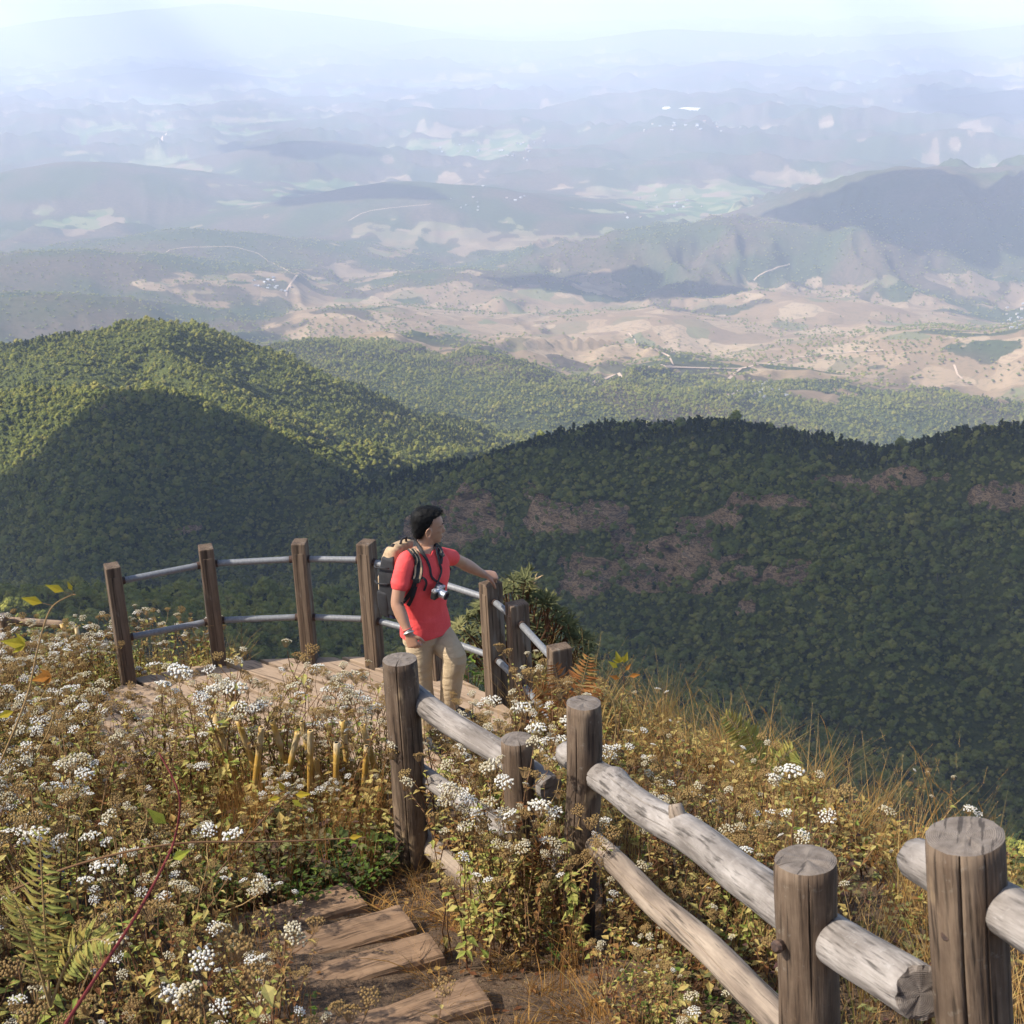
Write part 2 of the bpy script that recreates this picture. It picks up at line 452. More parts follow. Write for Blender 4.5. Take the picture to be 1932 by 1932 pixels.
rock = M.ramp(rn, [(.33, (.022, .016, .012)), (.42, (.14, .088, .05)), (.47, (.36, .225, .115)), (.505, (.055, .04, .028)), (.55, (.45, .285, .15)), (.60, (.12, .08, .052)), (.7, (.52, .38, .23))])
rm = M.math('ADD', M.attr('rock'), M.math('MULTIPLY', M.math('SUBTRACT', M.noise(M.coord(), .05, 3, .65), .5), .8))
col = M.mix(M.ramp(rm, [(.42, 0), (.55, 1)]), M.ramp(M.noise(M.coord(), .35, 4, .7), [(.3, (.035, .044, .015)), (.55, (.078, .09, .026)), (.75, (.11, .118, .034))]), rock)
dd = diffuse_out(M, col)
bp = M.n('ShaderNodeBump'); bp.inputs['Strength'].default_value = .8; bp.inputs['Distance'].default_value = 14.0
M.setin(bp.inputs['Height'], rn); M.nt.links.new(bp.outputs[0], dd.inputs['Normal'])
NEAR_LAND = M.m
land_me = np_mesh('terrain', TP, quads[:, ::-1], [FAR_LAND, NEAR_LAND])
land_me.polygons.foreach_set('material_index', (np.hypot(TX, TY)[quads[:, 0]] < 3000).astype(np.int32))
fattr(land_me, 'forest', FM); fattr(land_me, 'rock', CM); fattr(land_me, 'paddy', PADDY); fattr(land_me, 'scrub', .7 * sstep(7000, 9000, np.hypot(TX, TY)) * sstep(-.5, .3, fbm(TX / 500, TY / 500, 4, 150)))
terrain = obj('terrain', land_me); tag(terrain, 'wide hazy valley with brown fields, wooded ridges and bare rock faces', 'terrain', kind='structure')

# ---- height and visibility lookups on the polar grid
LR = np.log(rr_list)
def grid_z(x, y):
    a = np.degrees(np.arctan2(x, y)); r = np.hypot(x, y)
    ia = np.clip(np.interp(a, az_list, np.arange(NA)), 0, NA - 1.001); ir = np.clip(np.interp(np.log(np.maximum(r, 1)), LR, np.arange(NR)), 0, NR - 1.001)
    i0 = ia.astype(int); j0 = ir.astype(int); fa = ia - i0; fr = ir - j0
    return (GZ[i0, j0] * (1 - fa) + GZ[i0 + 1, j0] * fa) * (1 - fr) + (GZ[i0, j0 + 1] * (1 - fa) + GZ[i0 + 1, j0 + 1] * fa) * fr
SLOPE = GZ / rr_list[None, :]
RUN = np.maximum.accumulate(np.concatenate([np.full((NA, 1), -9.0), SLOPE[:, :-1]], 1), axis=1)
def visible(x, y, z, lift):
    a = np.degrees(np.arctan2(x, y)); r = np.hypot(x, y)
    i0 = np.clip(np.interp(a, az_list, np.arange(NA)).round().astype(int), 0, NA - 1)
    j0 = np.clip(np.interp(np.log(r), LR, np.arange(NR)).astype(int), 0, NR - 1)
    return (z + lift) / r > RUN[i0, j0] - 0.002
def hit_terrain(u, v, r0=60.0):
    d = ray(u, v); h = math.hypot(d.x, d.y); d = d / h
    rs = np.geomspace(r0, 60000, 2500)
    zz = grid_z(d.x * rs, d.y * rs); below = np.nonzero(d.z * rs < zz)[0]
    j = below[0] if len(below) else len(rs) - 1
    return Vector((d.x * rs[j], d.y * rs[j], zz[j]))
# ================================================================ HAZE
M = Mat('haze_air')
M.nt.nodes.remove(M.b)
pv = M.n('ShaderNodeVolumePrincipled')
pv.inputs['Color'].default_value = (0.68, 0.78, 1.0, 1)
pv.inputs['Density'].default_value = 5.4e-5
pv.inputs['Anisotropy'].default_value = 0.0
M.nt.links.new(pv.outputs[0], M.out.inputs['Volume'])
b = MB(); b.box((0, 0, (-1900 + 60) / 2), (136000, 136000, 1960))
haze = b.build('haze', M.m); tag(haze, 'pale blue haze filling the valley air', 'haze', kind='stuff')

# ================================================================ CLOUDS (above the haze)
def cloud_mat(name, transp, transl):
    M = Mat(name, 1.0)
    M.nt.nodes.remove(M.b)
    d = M.n('ShaderNodeBsdfDiffuse'); d.inputs[0].default_value = (.9, .9, .92, 1)
    t = M.n('ShaderNodeBsdfTranslucent'); t.inputs[0].default_value = (.97, .96, .95, 1)
    p = M.n('ShaderNodeBsdfTransparent')
    m1 = M.n('ShaderNodeMixShader'); m1.inputs[0].default_value = transl
    M.nt.links.new(d.outputs[0], m1.inputs[1]); M.nt.links.new(t.outputs[0], m1.inputs[2])
    m2 = M.n('ShaderNodeMixShader'); m2.inputs[0].default_value = transp
    M.nt.links.new(m1.outputs[0], m2.inputs[1]); M.nt.links.new(p.outputs[0], m2.inputs[2])
    M.nt.links.new(m2.outputs[0], M.out.inputs['Surface'])
    return M.m
CLOUD_DENSE = cloud_mat('cloud_dense', 0.04, 0.36)
CLOUD_THIN = cloud_mat('cloud_thin', 0.72, 0.85)
def up_sun(p, zc):
    s = (zc - p.z) / SUN_DIR.z
    return Vector((p.x + SUN_DIR.x * s, p.y + SUN_DIR.y * s, zc))
def cloud_from_outline(name, outline, thick, mat, lump, label, sub=5, amp=1.0):
    """closed lumpy slab over a plan outline"""
    cx = sum(p.x for p in outline) / len(outline); cy_ = sum(p.y for p in outline) / len(outline); zc = outline[0].z
    ring = []
    n = len(outline)
    for i in range(n):
        a, b2 = outline[i], outline[(i + 1) % n]
        for k in range(sub): ring.append(a.lerp(b2, k / sub))
    V = []; Fc = []
    levels = [(1.0, 0.0), (.97, .28), (.86, .55), (.68, .8), (.45, .95), (.2, 1.0)]
    nr = len(ring)
    def put(s, h, sgn):
        st = len(V)
        for p in ring:
            x = cx + (p.x - cx) * s; y = cy_ + (p.y - cy_) * s
            nz = mnoise.fractal(Vector((x / lump, y / lump, sgn * 3.1)), .7, 2.1, 4)
            nx = mnoise.fractal(Vector((x / lump + 9, y / lump, 1.7)), .7, 2.1, 4); ny = mnoise.fractal(Vector((x / lump, y / lump + 5, 7.7)), .7, 2.1, 4)
            V.append((x + nx * lump * .16 * amp, y + ny * lump * .16 * amp, zc + sgn * h * thick * (.8 + .5 * nz) + (thick * .18 * nz if h > 0 else 0)))
        return st
    top = [put(s, h, 1) for s, h in levels]
    bot = [put(s, h * .35, -1) for s, h in levels[1:]]
    def band(a, b2, flip):
        for i in range(nr):
            q = (a + i, a + (i + 1) % nr, b2 + (i + 1) % nr, b2 + i)
            Fc.append(q[::-1] if flip else q)
    for a, b2 in zip(top[:-1], top[1:]): band(a, b2, False)
    band(top[0], bot[0], True)
    for a, b2 in zip(bot[:-1], bot[1:]): band(a, b2, True)
    Fc.append(tuple(top[-1] + i for i in range(nr))); Fc.append(tuple(bot[-1] + i for i in reversed(range(nr))))
    o = obj(name, mesh_of(name, V, Fc, mat, True)); tag(o, label, 'cloud', 'clouds drifting above the mountains')
    return o
# the dense cloud whose shadow lies on the near wooded ridge; its far edge follows the crest
ZC = 700.0
edge = [at_range(u, v - 4, d * 1000 + 25) for (u, v, d) in NEAR_CREST[3:]]
edge[-1] = at_range(2250, 770, 1300)
front = [at_range(2500, 1300, 900), at_range(1800, 1700, 520), at_range(1250, 1500, 430), at_range(700, 1400, 420), at_range(250, 1200, 600),
         at_range(-120, 1120, 800), at_range(-380, 1040, 1000)] + [hit_terrain(u, v, 950) for u, v in ((-330, 985), (-230, 965), (-110, 950), (0, 915), (75, 868), (135, 810), (185, 765))]
cloud_from_outline('cloud', [up_sun(p, ZC) for p in edge + front], 260, CLOUD_DENSE, 240, 'dense grey-white cloud shading the near wooded ridge', amp=.55)
# thin unseen veil added over the look-out to soften the sun
veil = [Vector((math.cos(a) * 330, math.sin(a) * 300 - 10, 0)) for a in [i * math.pi / 9 for i in range(18)]]
cloud_from_outline('cloud', [up_sun(p, 420.0) for p in veil], 70, CLOUD_THIN, 120, 'thin white veil of cloud added unseen above the look-out to soften sunlight')
for (u, v, ru, rv, lab) in [(1760, 385, 260, 60, 'broad cloud shading the dark mountain across the valley'),
                            (560, 285, 130, 16, 'small cloud shading a low hill in the middle of the plain'),
                            (330, 140, 180, 18, 'flat cloud shading a far pale ridge'),
                            (640, 370, 130, 14, 'narrow cloud shading a long hill in the valley'),
                            (1160, 545, 150, 22, 'grey cloud shading the brown wooded ridge in the valley'),
                            (1850, 190, 160, 24, 'cloud shading the faint ridge at far right')]:
    ol = []
    for i in range(22):
        a = i * math.pi / 11; m = 1 + .75 * mnoise.noise(Vector((math.cos(a) * 1.6 + u, math.sin(a) * 1.6, v * .1)))
        ol.append(hit_terrain(u + ru * m * math.cos(a), v + rv * m * math.sin(a), 2600))
    if u == 1760: ol = [hit_terrain(*q, 2600) for q in ((1440, 402), (1500, 384), (1580, 362), (1640, 342), (1690, 329), (1750, 328), (1800, 340), (1880, 338), (1990, 336), (2050, 420), (1980, 500), (1900, 470), (1850, 500), (1780, 455), (1700, 470), (1640, 430), (1560, 425))]
    cloud_from_outline('cloud', [up_sun(p, 900.0) for p in ol], 300, CLOUD_DENSE, 900, lab)
# ================================================================ FOREST
def leaf_diffuse(name, stops, var=None):
    """diffuse leaf colour that differs from copy to copy and from clump to clump, with shade painted into low faces"""
    M = Mat(name)
    oi = M.n('ShaderNodeObjectInfo')
    big = M.noise(oi.outputs['Location'], .009, 3, .6)
    r = M.math('ADD', M.math('MULTIPLY', oi.outputs['Random'], .62), M.math('MULTIPLY', M.math('SUBTRACT', big, .32), .95), True)
    c = M.ramp(r, stops)
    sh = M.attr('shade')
    c = M.mix(M.ramp(sh, [(0, .45), (1, 0)]), c, M.mix(.6, c, (.02, .022, .012)))  # crown shade mixed into the leaf colour
    diffuse_out(M, c)
    return M.m
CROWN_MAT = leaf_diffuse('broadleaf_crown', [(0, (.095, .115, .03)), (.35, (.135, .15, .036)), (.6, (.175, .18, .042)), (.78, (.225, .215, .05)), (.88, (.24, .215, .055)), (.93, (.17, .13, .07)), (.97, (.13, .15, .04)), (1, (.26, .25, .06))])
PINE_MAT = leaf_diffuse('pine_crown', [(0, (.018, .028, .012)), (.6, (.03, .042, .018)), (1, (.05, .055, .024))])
M = Mat('bark_far'); diffuse_out(M, (.09, .07, .055, 1)); BARK_FAR = M.m

def rand_dir(r):
    v = Vector((r.gauss(0, 1), r.gauss(0, 1), r.gauss(0, 1))); return v.normalized()
def clump_mesh(name, lumps, nleaf, size, mat, seed, flat=.45):
    """crown of leaf-clump faces spread over several uneven lumps, plus a core inside each lump, its colour dimmed like inner shade"""
    r = random.Random(seed); V = []; Fc = []; S = []
    for (c, rad) in lumps:
        bm = bmesh.new(); bmesh.ops.create_icosphere(bm, subdivisions=1, radius=1.0)
        st = len(V)
        for v in bm.verts:
            k = .88 + .16 * mnoise.noise(v.co * 1.7 + Vector((seed, c[0], c[1])))
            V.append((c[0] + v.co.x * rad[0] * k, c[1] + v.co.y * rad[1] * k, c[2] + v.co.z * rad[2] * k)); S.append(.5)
        for f in bm.faces: Fc.append(tuple(st + v.index for v in f.verts))
        bm.free()
    w = [l[1][0] * l[1][1] for l in lumps]
    for i in range(nleaf):
        c, rad = r.choices(lumps, w)[0]
        d = rand_dir(r)
        if d.z < -.5: d.z *= -.6; d.normalize()
        k = r.uniform(.78, 1.12)
        p = Vector((c[0] + d.x * rad[0] * k, c[1] + d.y * rad[1] * k, c[2] + d.z * rad[2] * k))
        nn = (d + rand_dir(r) * .7 + Vector((0, 0, flat))).normalized()
        t = nn.orthogonal().normalized(); t.rotate(Matrix.Rotation(r.uniform(0, 6.28), 3, nn)); u = nn.cross(t)
        s = size * r.uniform(.55, 1.25); st = len(V)
        for a, b2 in ((-1, -.6), (.2, -1), (1, .1), (.3, .9), (-.7, .7)):
            q = p + t * a * s + u * b2 * s * .8 + nn * r.uniform(-.12, .12) * s
            V.append(tuple(q)); S.append(min(1, max(0, .55 + .45 * d.z + r.uniform(-.25, .35))))  # low faces painted darker, as shade under each lump
        Fc.append(tuple(range(st, st + 5)))
    me = mesh_of(name, V, Fc, mat)
    fattr(me, 'shade', S)
    return me
def broad(seed):
    r = random.Random(seed); h = r.uniform(7.5, 10); n = r.randint(4, 6); L = []
    for i in range(n):
        a = i * 6.283 / n + r.uniform(-.4, .4); d = r.uniform(1.2, 2.3)
        L.append(((math.cos(a) * d, math.sin(a) * d, h * r.uniform(.5, .72)), (r.uniform(1.7, 2.5), r.uniform(1.7, 2.5), r.uniform(1.4, 2.1))))
    L.append(((r.uniform(-.6, .6), r.uniform(-.6, .6), h * .82), (2.1, 2.1, 1.7)))
    crown = clump_mesh('crown', L, 300, .40, CROWN_MAT, seed)
    b = MB(); b.tube([(0, 0, -1), (.1, 0, h * .35), (.2, .1, h * .7)], [.26, .2, .1], 5)
    for (c, rad) in L[:3]: b.tube([(.1, 0, h * .35), tuple(Vector(c) * .9)], [.12, .05], 4)
    return crown, b.mesh('trunk', BARK_FAR)
def pine(seed):
    r = random.Random(seed); h = r.uniform(10, 14); L = []
    for i in range(6):
        t = i / 5; a = r.uniform(0, 6.28)
        L.append(((math.cos(a) * 1.1, math.sin(a) * 1.1, h * (.52 + .40 * t)), (r.uniform(1.3, 2.3) * (1 - .35 * t), r.uniform(1.3, 2.3) * (1 - .35 * t), r.uniform(.9, 1.4))))
    crown = clump_mesh('crown', L, 220, .40, PINE_MAT, seed, .1)
    b = MB(); b.tube([(0, 0, -1), (0, 0, h * .5), (0, 0, h * .95)], [.24, .17, .05], 5)
    return crown, b.mesh('trunk', BARK_FAR)
PROTO = [broad(s) for s in (1, 2, 3, 4, 5)] + [pine(s) for s in (21, 22)]
NB = 5

protos = bpy.data.collections.new('tree_kinds')       # source meshes for the far wood only, not linked to the scene
for k, (cr, tk) in enumerate(PROTO):
    o = bpy.data.objects.new('tree_kind_%d' % k, cr); protos.objects.link(o)

def scatter_group(coll):
    ng = bpy.data.node_groups.new('scatter_' + coll.name, 'GeometryNodeTree')
    ng.interface.new_socket('Geometry', in_out='INPUT', socket_type='NodeSocketGeometry')
    ng.interface.new_socket('Geometry', in_out='OUTPUT', socket_type='NodeSocketGeometry')
    N = ng.nodes; L = ng.links
    gi = N.new('NodeGroupInput'); go = N.new('NodeGroupOutput')
    ci = N.new('GeometryNodeCollectionInfo'); ci.inputs['Collection'].default_value = coll
    ci.inputs['Separate Children'].default_value = True; ci.inputs['Reset Children'].default_value = True
    iop = N.new('GeometryNodeInstanceOnPoints'); iop.inputs['Pick Instance'].default_value = True
    def na(name, typ):
        a = N.new('GeometryNodeInputNamedAttribute'); a.data_type = typ; a.inputs['Name'].default_value = name; return a.outputs[0]
    L.new(gi.outputs[0], iop.inputs['Points']); L.new(ci.outputs[0], iop.inputs['Instance'])
    L.new(na('idx', 'INT'), iop.inputs['Instance Index'])
    L.new(na('rot', 'FLOAT_VECTOR'), iop.inputs['Rotation'])
    L.new(na('scl', 'FLOAT_VECTOR'), iop.inputs['Scale'])
    L.new(iop.outputs[0], go.inputs[0])
    return ng
def scatter(name, P, idx, rot, scl, ng, label, cat):
    me = bpy.data.meshes.new(name)
    me.vertices.add(len(P)); me.vertices.foreach_set('co', np.asarray(P, dtype=np.float32).ravel())
    a = me.attributes.new('idx', 'INT', 'POINT'); a.data.foreach_set('value', np.asarray(idx, dtype=np.int32))
    a = me.attributes.new('rot', 'FLOAT_VECTOR', 'POINT'); a.data.foreach_set('vector', np.asarray(rot, dtype=np.float32).ravel())
    a = me.attributes.new('scl', 'FLOAT_VECTOR', 'POINT'); a.data.foreach_set('vector', np.asarray(scl, dtype=np.float32).ravel())
    o = obj(name, me); md = o.modifiers.new('scatter', 'NODES'); md.node_group = ng
    tag(o, label, cat, kind='stuff')
    return o
def sector(n, r0, r1, half=24.0):
    a = np.radians(rng.uniform(-half, half, n)); r = np.sqrt(rng.uniform(r0 * r0, r1 * r1, n))
    x, y = np.sin(a) * r, np.cos(a) * r
    return np.stack([x, y, grid_z(x, y)], 1)
def sec_n(r0, r1, sp, half=24.0): return int(math.radians(2 * half) / 2 * (r1 * r1 - r0 * r0) / (sp * sp))
parts = []
for r0, r1, sp in ((430, 1100, 3.9), (1100, 2000, 3.9), (2000, 3000, 4.9), (3000, 4400, 7.2)):
    P = sector(sec_n(r0, r1, sp), r0, r1)
    vis = visible(P[:, 0], P[:, 1], P[:, 2], 14)
    uv = project(P)
    vis &= uv[:, 1] < np.where(uv[:, 0] < 1000, 1330, 1330 + (uv[:, 0] - 1100) * .36)
    P = P[vis]
    keep = (cliff_mask(P) < .42 + .1 * rng.standard_normal(len(P))) | (rng.random(len(P)) < .26)
    keep &= forest_mask(P) > .45
    keep &= (vnoise(P[:, 0] / 16, P[:, 1] / 16, 200) + .7 * rng.random(len(P))) > .27
    P = P[keep]; parts.append(P)
P = np.concatenate(parts); D = np.hypot(P[:, 0], P[:, 1])
n = len(P)
crest_pts = RIDGES[24][0] if False else RP(NEAR_CREST)
dc = np.min([np.hypot(P[:, 0] - c[0], P[:, 1] - c[1]) for c in RP([(NEAR_CREST[i][0] + t * (NEAR_CREST[i + 1][0] - NEAR_CREST[i][0]), NEAR_CREST[i][1] + t * (NEAR_CREST[i + 1][1] - NEAR_CREST[i][1]),
      NEAR_CREST[i][2] + t * (NEAR_CREST[i + 1][2] - NEAR_CREST[i][2])) for i in range(8, len(NEAR_CREST) - 1) for t in (0, .25, .5, .75)])], 0)
pinep = np.where((dc < 45), .6, np.where((D > 2200) & (vnoise(P[:, 0] / 200, P[:, 1] / 200, 5) > .62), .35, .03))
ispine = rng.random(n) < pinep
kidx = np.where(ispine, NB + rng.integers(0, 2, n), rng.integers(0, NB, n))
size = np.where(ispine, rng.uniform(.45, .85, n), np.clip(.43 * np.exp(rng.normal(0, .45, n)), .22, 1.3) * np.where(rng.random(n) < .05, 1.6, 1.0) * np.where(D > 3000, 1.2, 1.0))
rot = np.zeros((n, 3)); rot[:, 2] = rng.uniform(0, 6.28, n); rot[:, 0] = rng.normal(0, .06, n)
scl = np.stack([size * rng.uniform(.85, 1.15, n), size * rng.uniform(.85, 1.15, n), size * rng.uniform(.85, 1.2, n)], 1)
# the 300 trees that show largest become trees of their own
uv = project(P + np.array([0, 0, 6]))
inview = (uv[:, 0] > 5) & (uv[:, 0] < 1927) & (uv[:, 1] < np.where(uv[:, 0] < 740, 1175, np.where(uv[:, 0] < 1130, 1060, 1235 + (uv[:, 0] - 1130) * .36)))
app = np.where(inview, size / D, 0)
zone_spur = (D < 1000)
order = np.argsort(-app)
own = np.zeros(n, bool); own[order[:300]] = True
sp_ng = scatter_group(protos)
scatter('forest', P[~own], kidx[~own], rot[~own], scl[~own], sp_ng, 'closed green woodland covering the ridges', 'forest')
names = ['round-crowned', 'spreading', 'lopsided', 'tall-crowned', 'low bushy', 'slender pine', 'ragged pine']
for i in np.nonzero(own)[0]:
    k = int(kidx[i]); u, v = uv[i]
    t = empty('pine_tree' if k >= NB else 'broadleaf_tree', P[i]); t.rotation_euler = rot[i]; t.scale = scl[i]
    obj('trunk', PROTO[k][1], t); obj('crown', PROTO[k][0], t)
    if u < 800: where = 'on the spur beyond the railing'
    elif u < 1450: where = 'on the shaded slope near the rhododendron'
    else: where = 'on the dark slope beyond the grass'
    tag(t, '%s tree %s' % (names[k], where), 'tree', 'trees of the nearest woods')
# loose trees among the fields of the basin
Pf = sector(60000, 4300, 9500)
cl = fbm(Pf[:, 0] / 300, Pf[:, 1] / 300, 3, 300) * .5 + .5
kf = visible(Pf[:, 0], Pf[:, 1], Pf[:, 2], 12) & (rng.random(len(Pf)) < np.where(forest_mask(Pf) > .6, .25, sstep(.42, .72, cl) * .55 + .012))
Pf = Pf[kf]; m = len(Pf)
rf = np.zeros((m, 3)); rf[:, 2] = rng.uniform(0, 6.28, m)
sf = rng.uniform(.8, 1.5, m)[:, None] * np.array([[1.15, 1.15, 1.0]])
scatter('scattered_trees_forest', Pf, rng.integers(0, NB, m), rf, sf, sp_ng, 'dark scattered trees and thickets among the brown fields', 'forest')
print('TREES', n, m)
# ================================================================ HILLSIDE UNDER THE CAMERA
EDGE = np.array([(5.6, -6), (5.0, 0), (3.6, 3.2), (2.7, 4.9), (2.2, 5.5), (1.71, 6.6), (1.33, 7.6), (.98, 8.6), (.75, 9.6), (.45, 10.6), (-.5, 11.2), (-2.0, 11.2), (-3, 10.7), (-5, 10.6), (-9, 11), (-20, 11.5)])
DECK_Z = -4.8
def edge_dist(x, y):
    """distance beyond the brow of the hill (0 on top)"""
    best = np.full(np.shape(x), 1e9); sgn = np.zeros(np.shape(x))
    for a, b in zip(EDGE[:-1], EDGE[1:]):
        dx, dy = b - a; L2 = dx * dx + dy * dy
        t = np.clip(((x - a[0]) * dx + (y - a[1]) * dy) / L2, 0, 1)
        d2 = (x - a[0] - t * dx) ** 2 + (y - a[1] - t * dy) ** 2
        cr = dx * (y - a[1]) - dy * (x - a[0])
        m = d2 < best; best = np.where(m, d2, best); sgn = np.where(m, cr, sgn)
    return np.where(sgn < 0, np.sqrt(best), 0.0)
def path_x(y):   # centre line of the stepped path
    return np.interp(y, [-3, 1.5, 3, 4.5, 5.6, 6.6, 7.6, 9], [.1, -.15, -.25, -.55, -.95, -1.35, -1.5, -1.5])
def ground_h(x, y):
    x = np.asarray(x, float); y = np.asarray(y, float)
    z = -2.2 - .306 * np.clip(y, -20, 8.7) - np.clip(y - 8.7, 0, 30) * np.where(x < -1.5, .22, .306)
    d = edge_dist(x, y)
    z = z - .5 * d - .62 * np.maximum(d - .6, 0) ** 1.25
    wob = .05 * fbm(x / .9, y / .9, 3, 400) + .10 * fbm(x / 3.1, y / 3.1, 2, 401)
    pw = sstep(.85, .5, np.abs(x - path_x(y))) * sstep(9, 7.5, y)
    z = z + wob * (1 - .75 * pw) + .012 * fbm(x / .12, y / .12, 3, 402)
    # rising bank on the left of the path
    z = z + .22 * sstep(.7, 2.2, path_x(y) - x) * sstep(8.3, 6.0, y)
    under = sstep(.0, .6, np.minimum(np.minimum(x + 2.9, .35 - x), np.minimum(y - 7.9, 11.5 - y)))
    return np.minimum(z, z * (1 - under) + under * np.minimum(z, DECK_Z - .22))
def gh(x, y): return float(ground_h(np.array([x]), np.array([y]))[0])
def on_ground(u, v, lift=0.0):
    d = ray(u, v)
    ys = np.linspace(1.2, 16, 1500); px, py, pz = d.x / d.y * ys, ys, d.z / d.y * ys
    g = ground_h(px, py) + lift
    j = np.nonzero(pz < g)[0]; j = j[0] if len(j) else len(ys) - 1
    return Vector((px[j], py[j], g[j]))
xs = np.concatenate([np.linspace(-30, -5.2, 40), np.linspace(-5, 4, 181), np.linspace(4.2, 26, 40)])
ys = np.concatenate([np.linspace(-8, .8, 20), np.linspace(1, 12, 220), np.linspace(12.2, 30, 50)])
GX, GY = np.meshgrid(xs, ys, indexing='ij')
gz = ground_h(GX.ravel(), GY.ravel())
gi = np.arange(gz.size).reshape(GX.shape)
gq = np.stack([gi[:-1, :-1], gi[1:, :-1], gi[1:, 1:], gi[:-1, 1:]], -1).reshape(-1, 4)
M = Mat('soil', .95)
n1 = M.noise(M.coord(), 2.2, 6, .65); n2 = M.noise(M.coord(), 45, 4, .7)
c = M.ramp(n1, [(.3, (.075, .048, .030)), (.5, (.135, .088, .055)), (.7, (.19, .13, .085))])
c = M.mix(M.ramp(n2, [(.35, .6), (.6, 0)]), c, (.045, .03, .02))
c = M.mix(M.ramp(M.noise(M.mapping((60, 14, 20)), 1.0, 3, .7), [(.62, 0), (.72, .6)]), c, (.30, .22, .12))
M.color(c).bump(M.math('ADD', n2, M.noise(M.coord(), 14, 4, .6)), .8, .02).set(Specular_IOR_Level=.2)
SOIL = M.m
me = np_mesh('ground', np.stack([GX.ravel(), GY.ravel(), gz], 1), gq, SOIL)
ground = obj('ground', me); tag(ground, 'brown earth slope with a stepped path and dry litter', 'ground', kind='structure')

# ---------------------------------------------------------------- wood and metal materials
def wood_mat(name, light, mid, dark, along=(16, 16, 1.1), stain=.5, patch=None, bump=.5, lichen=None):
    M = Mat(name, .82)
    g = M.noise(M.mapping(along), 1.0, 6, .68, .35)
    rnd = M.n('ShaderNodeVectorMath', operation='ADD'); M.setin(rnd.inputs[0], M.coord()); M.setin(rnd.inputs[1], M.objrand())
    b = M.noise(rnd.outputs[0], 3.1, 5, .62)
    fine = M.noise(M.mapping((along[0] * 5, along[1] * 5, along[2] * 2.2)), 1.0, 3, .6)
    c = M.ramp(g, [(.30, dark), (.46, mid), (.64, light)])
    c = M.mix(M.ramp(b, [(.42, 0), (.62, stain)]), c, M.mix(.62, c, dark))
    if lichen: c = M.mix(M.ramp(M.noise(rnd.outputs[0], 34, 5, .7), [(.60, 0), (.75, .45)]), c, lichen)
    if patch: c = M.mix(M.ramp(M.noise(M.mapping((along[0] * .7, along[1] * .7, along[2] * 2.6), loc=(3, 1, 2)), 1.0, 4, .6), [(.60, 0), (.68, .8)]), c, patch)
    c = M.mix(M.ramp(fine, [(.34, .75), (.46, 0)]), c, tuple(x * .35 for x in dark))
    M.color(c).bump(M.math('ADD', M.math('MULTIPLY', g, .6), fine), bump, .006).set(Specular_IOR_Level=.25)
    return M.m
LOG_POST = wood_mat('weathered_post', (.215, .155, .105), (.122, .082, .054), (.04, .026, .018), along=(13, 13, 1.6), stain=.9, patch=(.34, .24, .14), bump=.9, lichen=(.30, .275, .225))
LOG_RAIL = wood_mat('silvered_rail', (.40, .36, .325), (.27, .238, .21), (.10, .082, .068), along=(11, 11, 2.0), stain=.75, bump=.9, lichen=(.48, .455, .42))
LOG_RAIL_B = wood_mat('brown_rail', (.40, .32, .24), (.26, .20, .15), (.11, .085, .065), stain=.5)
TIMBER = wood_mat('railing_timber', (.195, .14, .095), (.125, .086, .058), (.055, .038, .027), stain=.45, patch=(.22, .19, .15), bump=.35)
PLANK = wood_mat('deck_plank', (.38, .275, .188), (.345, .247, .167), (.285, .20, .134), along=(.8, 9, 9), stain=.3, bump=.15)
SLEEPER = wood_mat('step_sleeper', (.31, .20, .12), (.225, .14, .083), (.09, .055, .034), along=(1.1, 20, 20), stain=.5)
M = Mat('end_grain', .9)
sx = M.n('ShaderNodeSeparateXYZ'); M.setin(sx.inputs[0], M.coord())
rr_ = M.math('SQRT', M.math('ADD', M.math('POWER', sx.outputs[0], 2.0), M.math('POWER', sx.outputs[1], 2.0)))
w = M.math('SINE', M.math('ADD', M.math('MULTIPLY', rr_, 1500.0), M.math('MULTIPLY', M.noise(M.coord(), 22, 3), 9.0)))
gn = M.noise(M.coord(), 30, 5, .7)
c = M.mix(M.ramp(w, [(0, 0), (1, .16)]), M.ramp(gn, [(.3, (.10, .078, .062)), (.6, (.20, .165, .135))]), (.06, .045, .036))
c = M.mix(M.ramp(M.noise(M.mapping((9, 70, 9)), 1.0, 3), [(.62, 0), (.67, .8)]), c, (.03, .022, .018))
M.color(c).bump(M.math('ADD', gn, w), .3, .004)
END_GRAIN = M.m
M = Mat('galvanised_pipe', .42)
zn = M.noise(M.coord(), 60, 3, .6); zs = M.voro(M.coord(), 60, 'Color')
M.color(M.mix(.35, M.ramp(zn, [(.3, (.15, .152, .158)), (.7, (.24, .245, .25))]), M.ramp(zs, [(0, (.16, .165, .17)), (1, (.26, .265, .27))]))).set(Metallic=.2, Roughness=M.ramp(zn, [(.3, .62), (.7, .5)]))
PIPE = M.m
M = Mat('rusted_iron', .8); M.color(M.ramp(M.noise(M.coord(), 90, 4), [(.3, (.035, .022, .018)), (.7, (.10, .055, .035))])); RUST = M.m

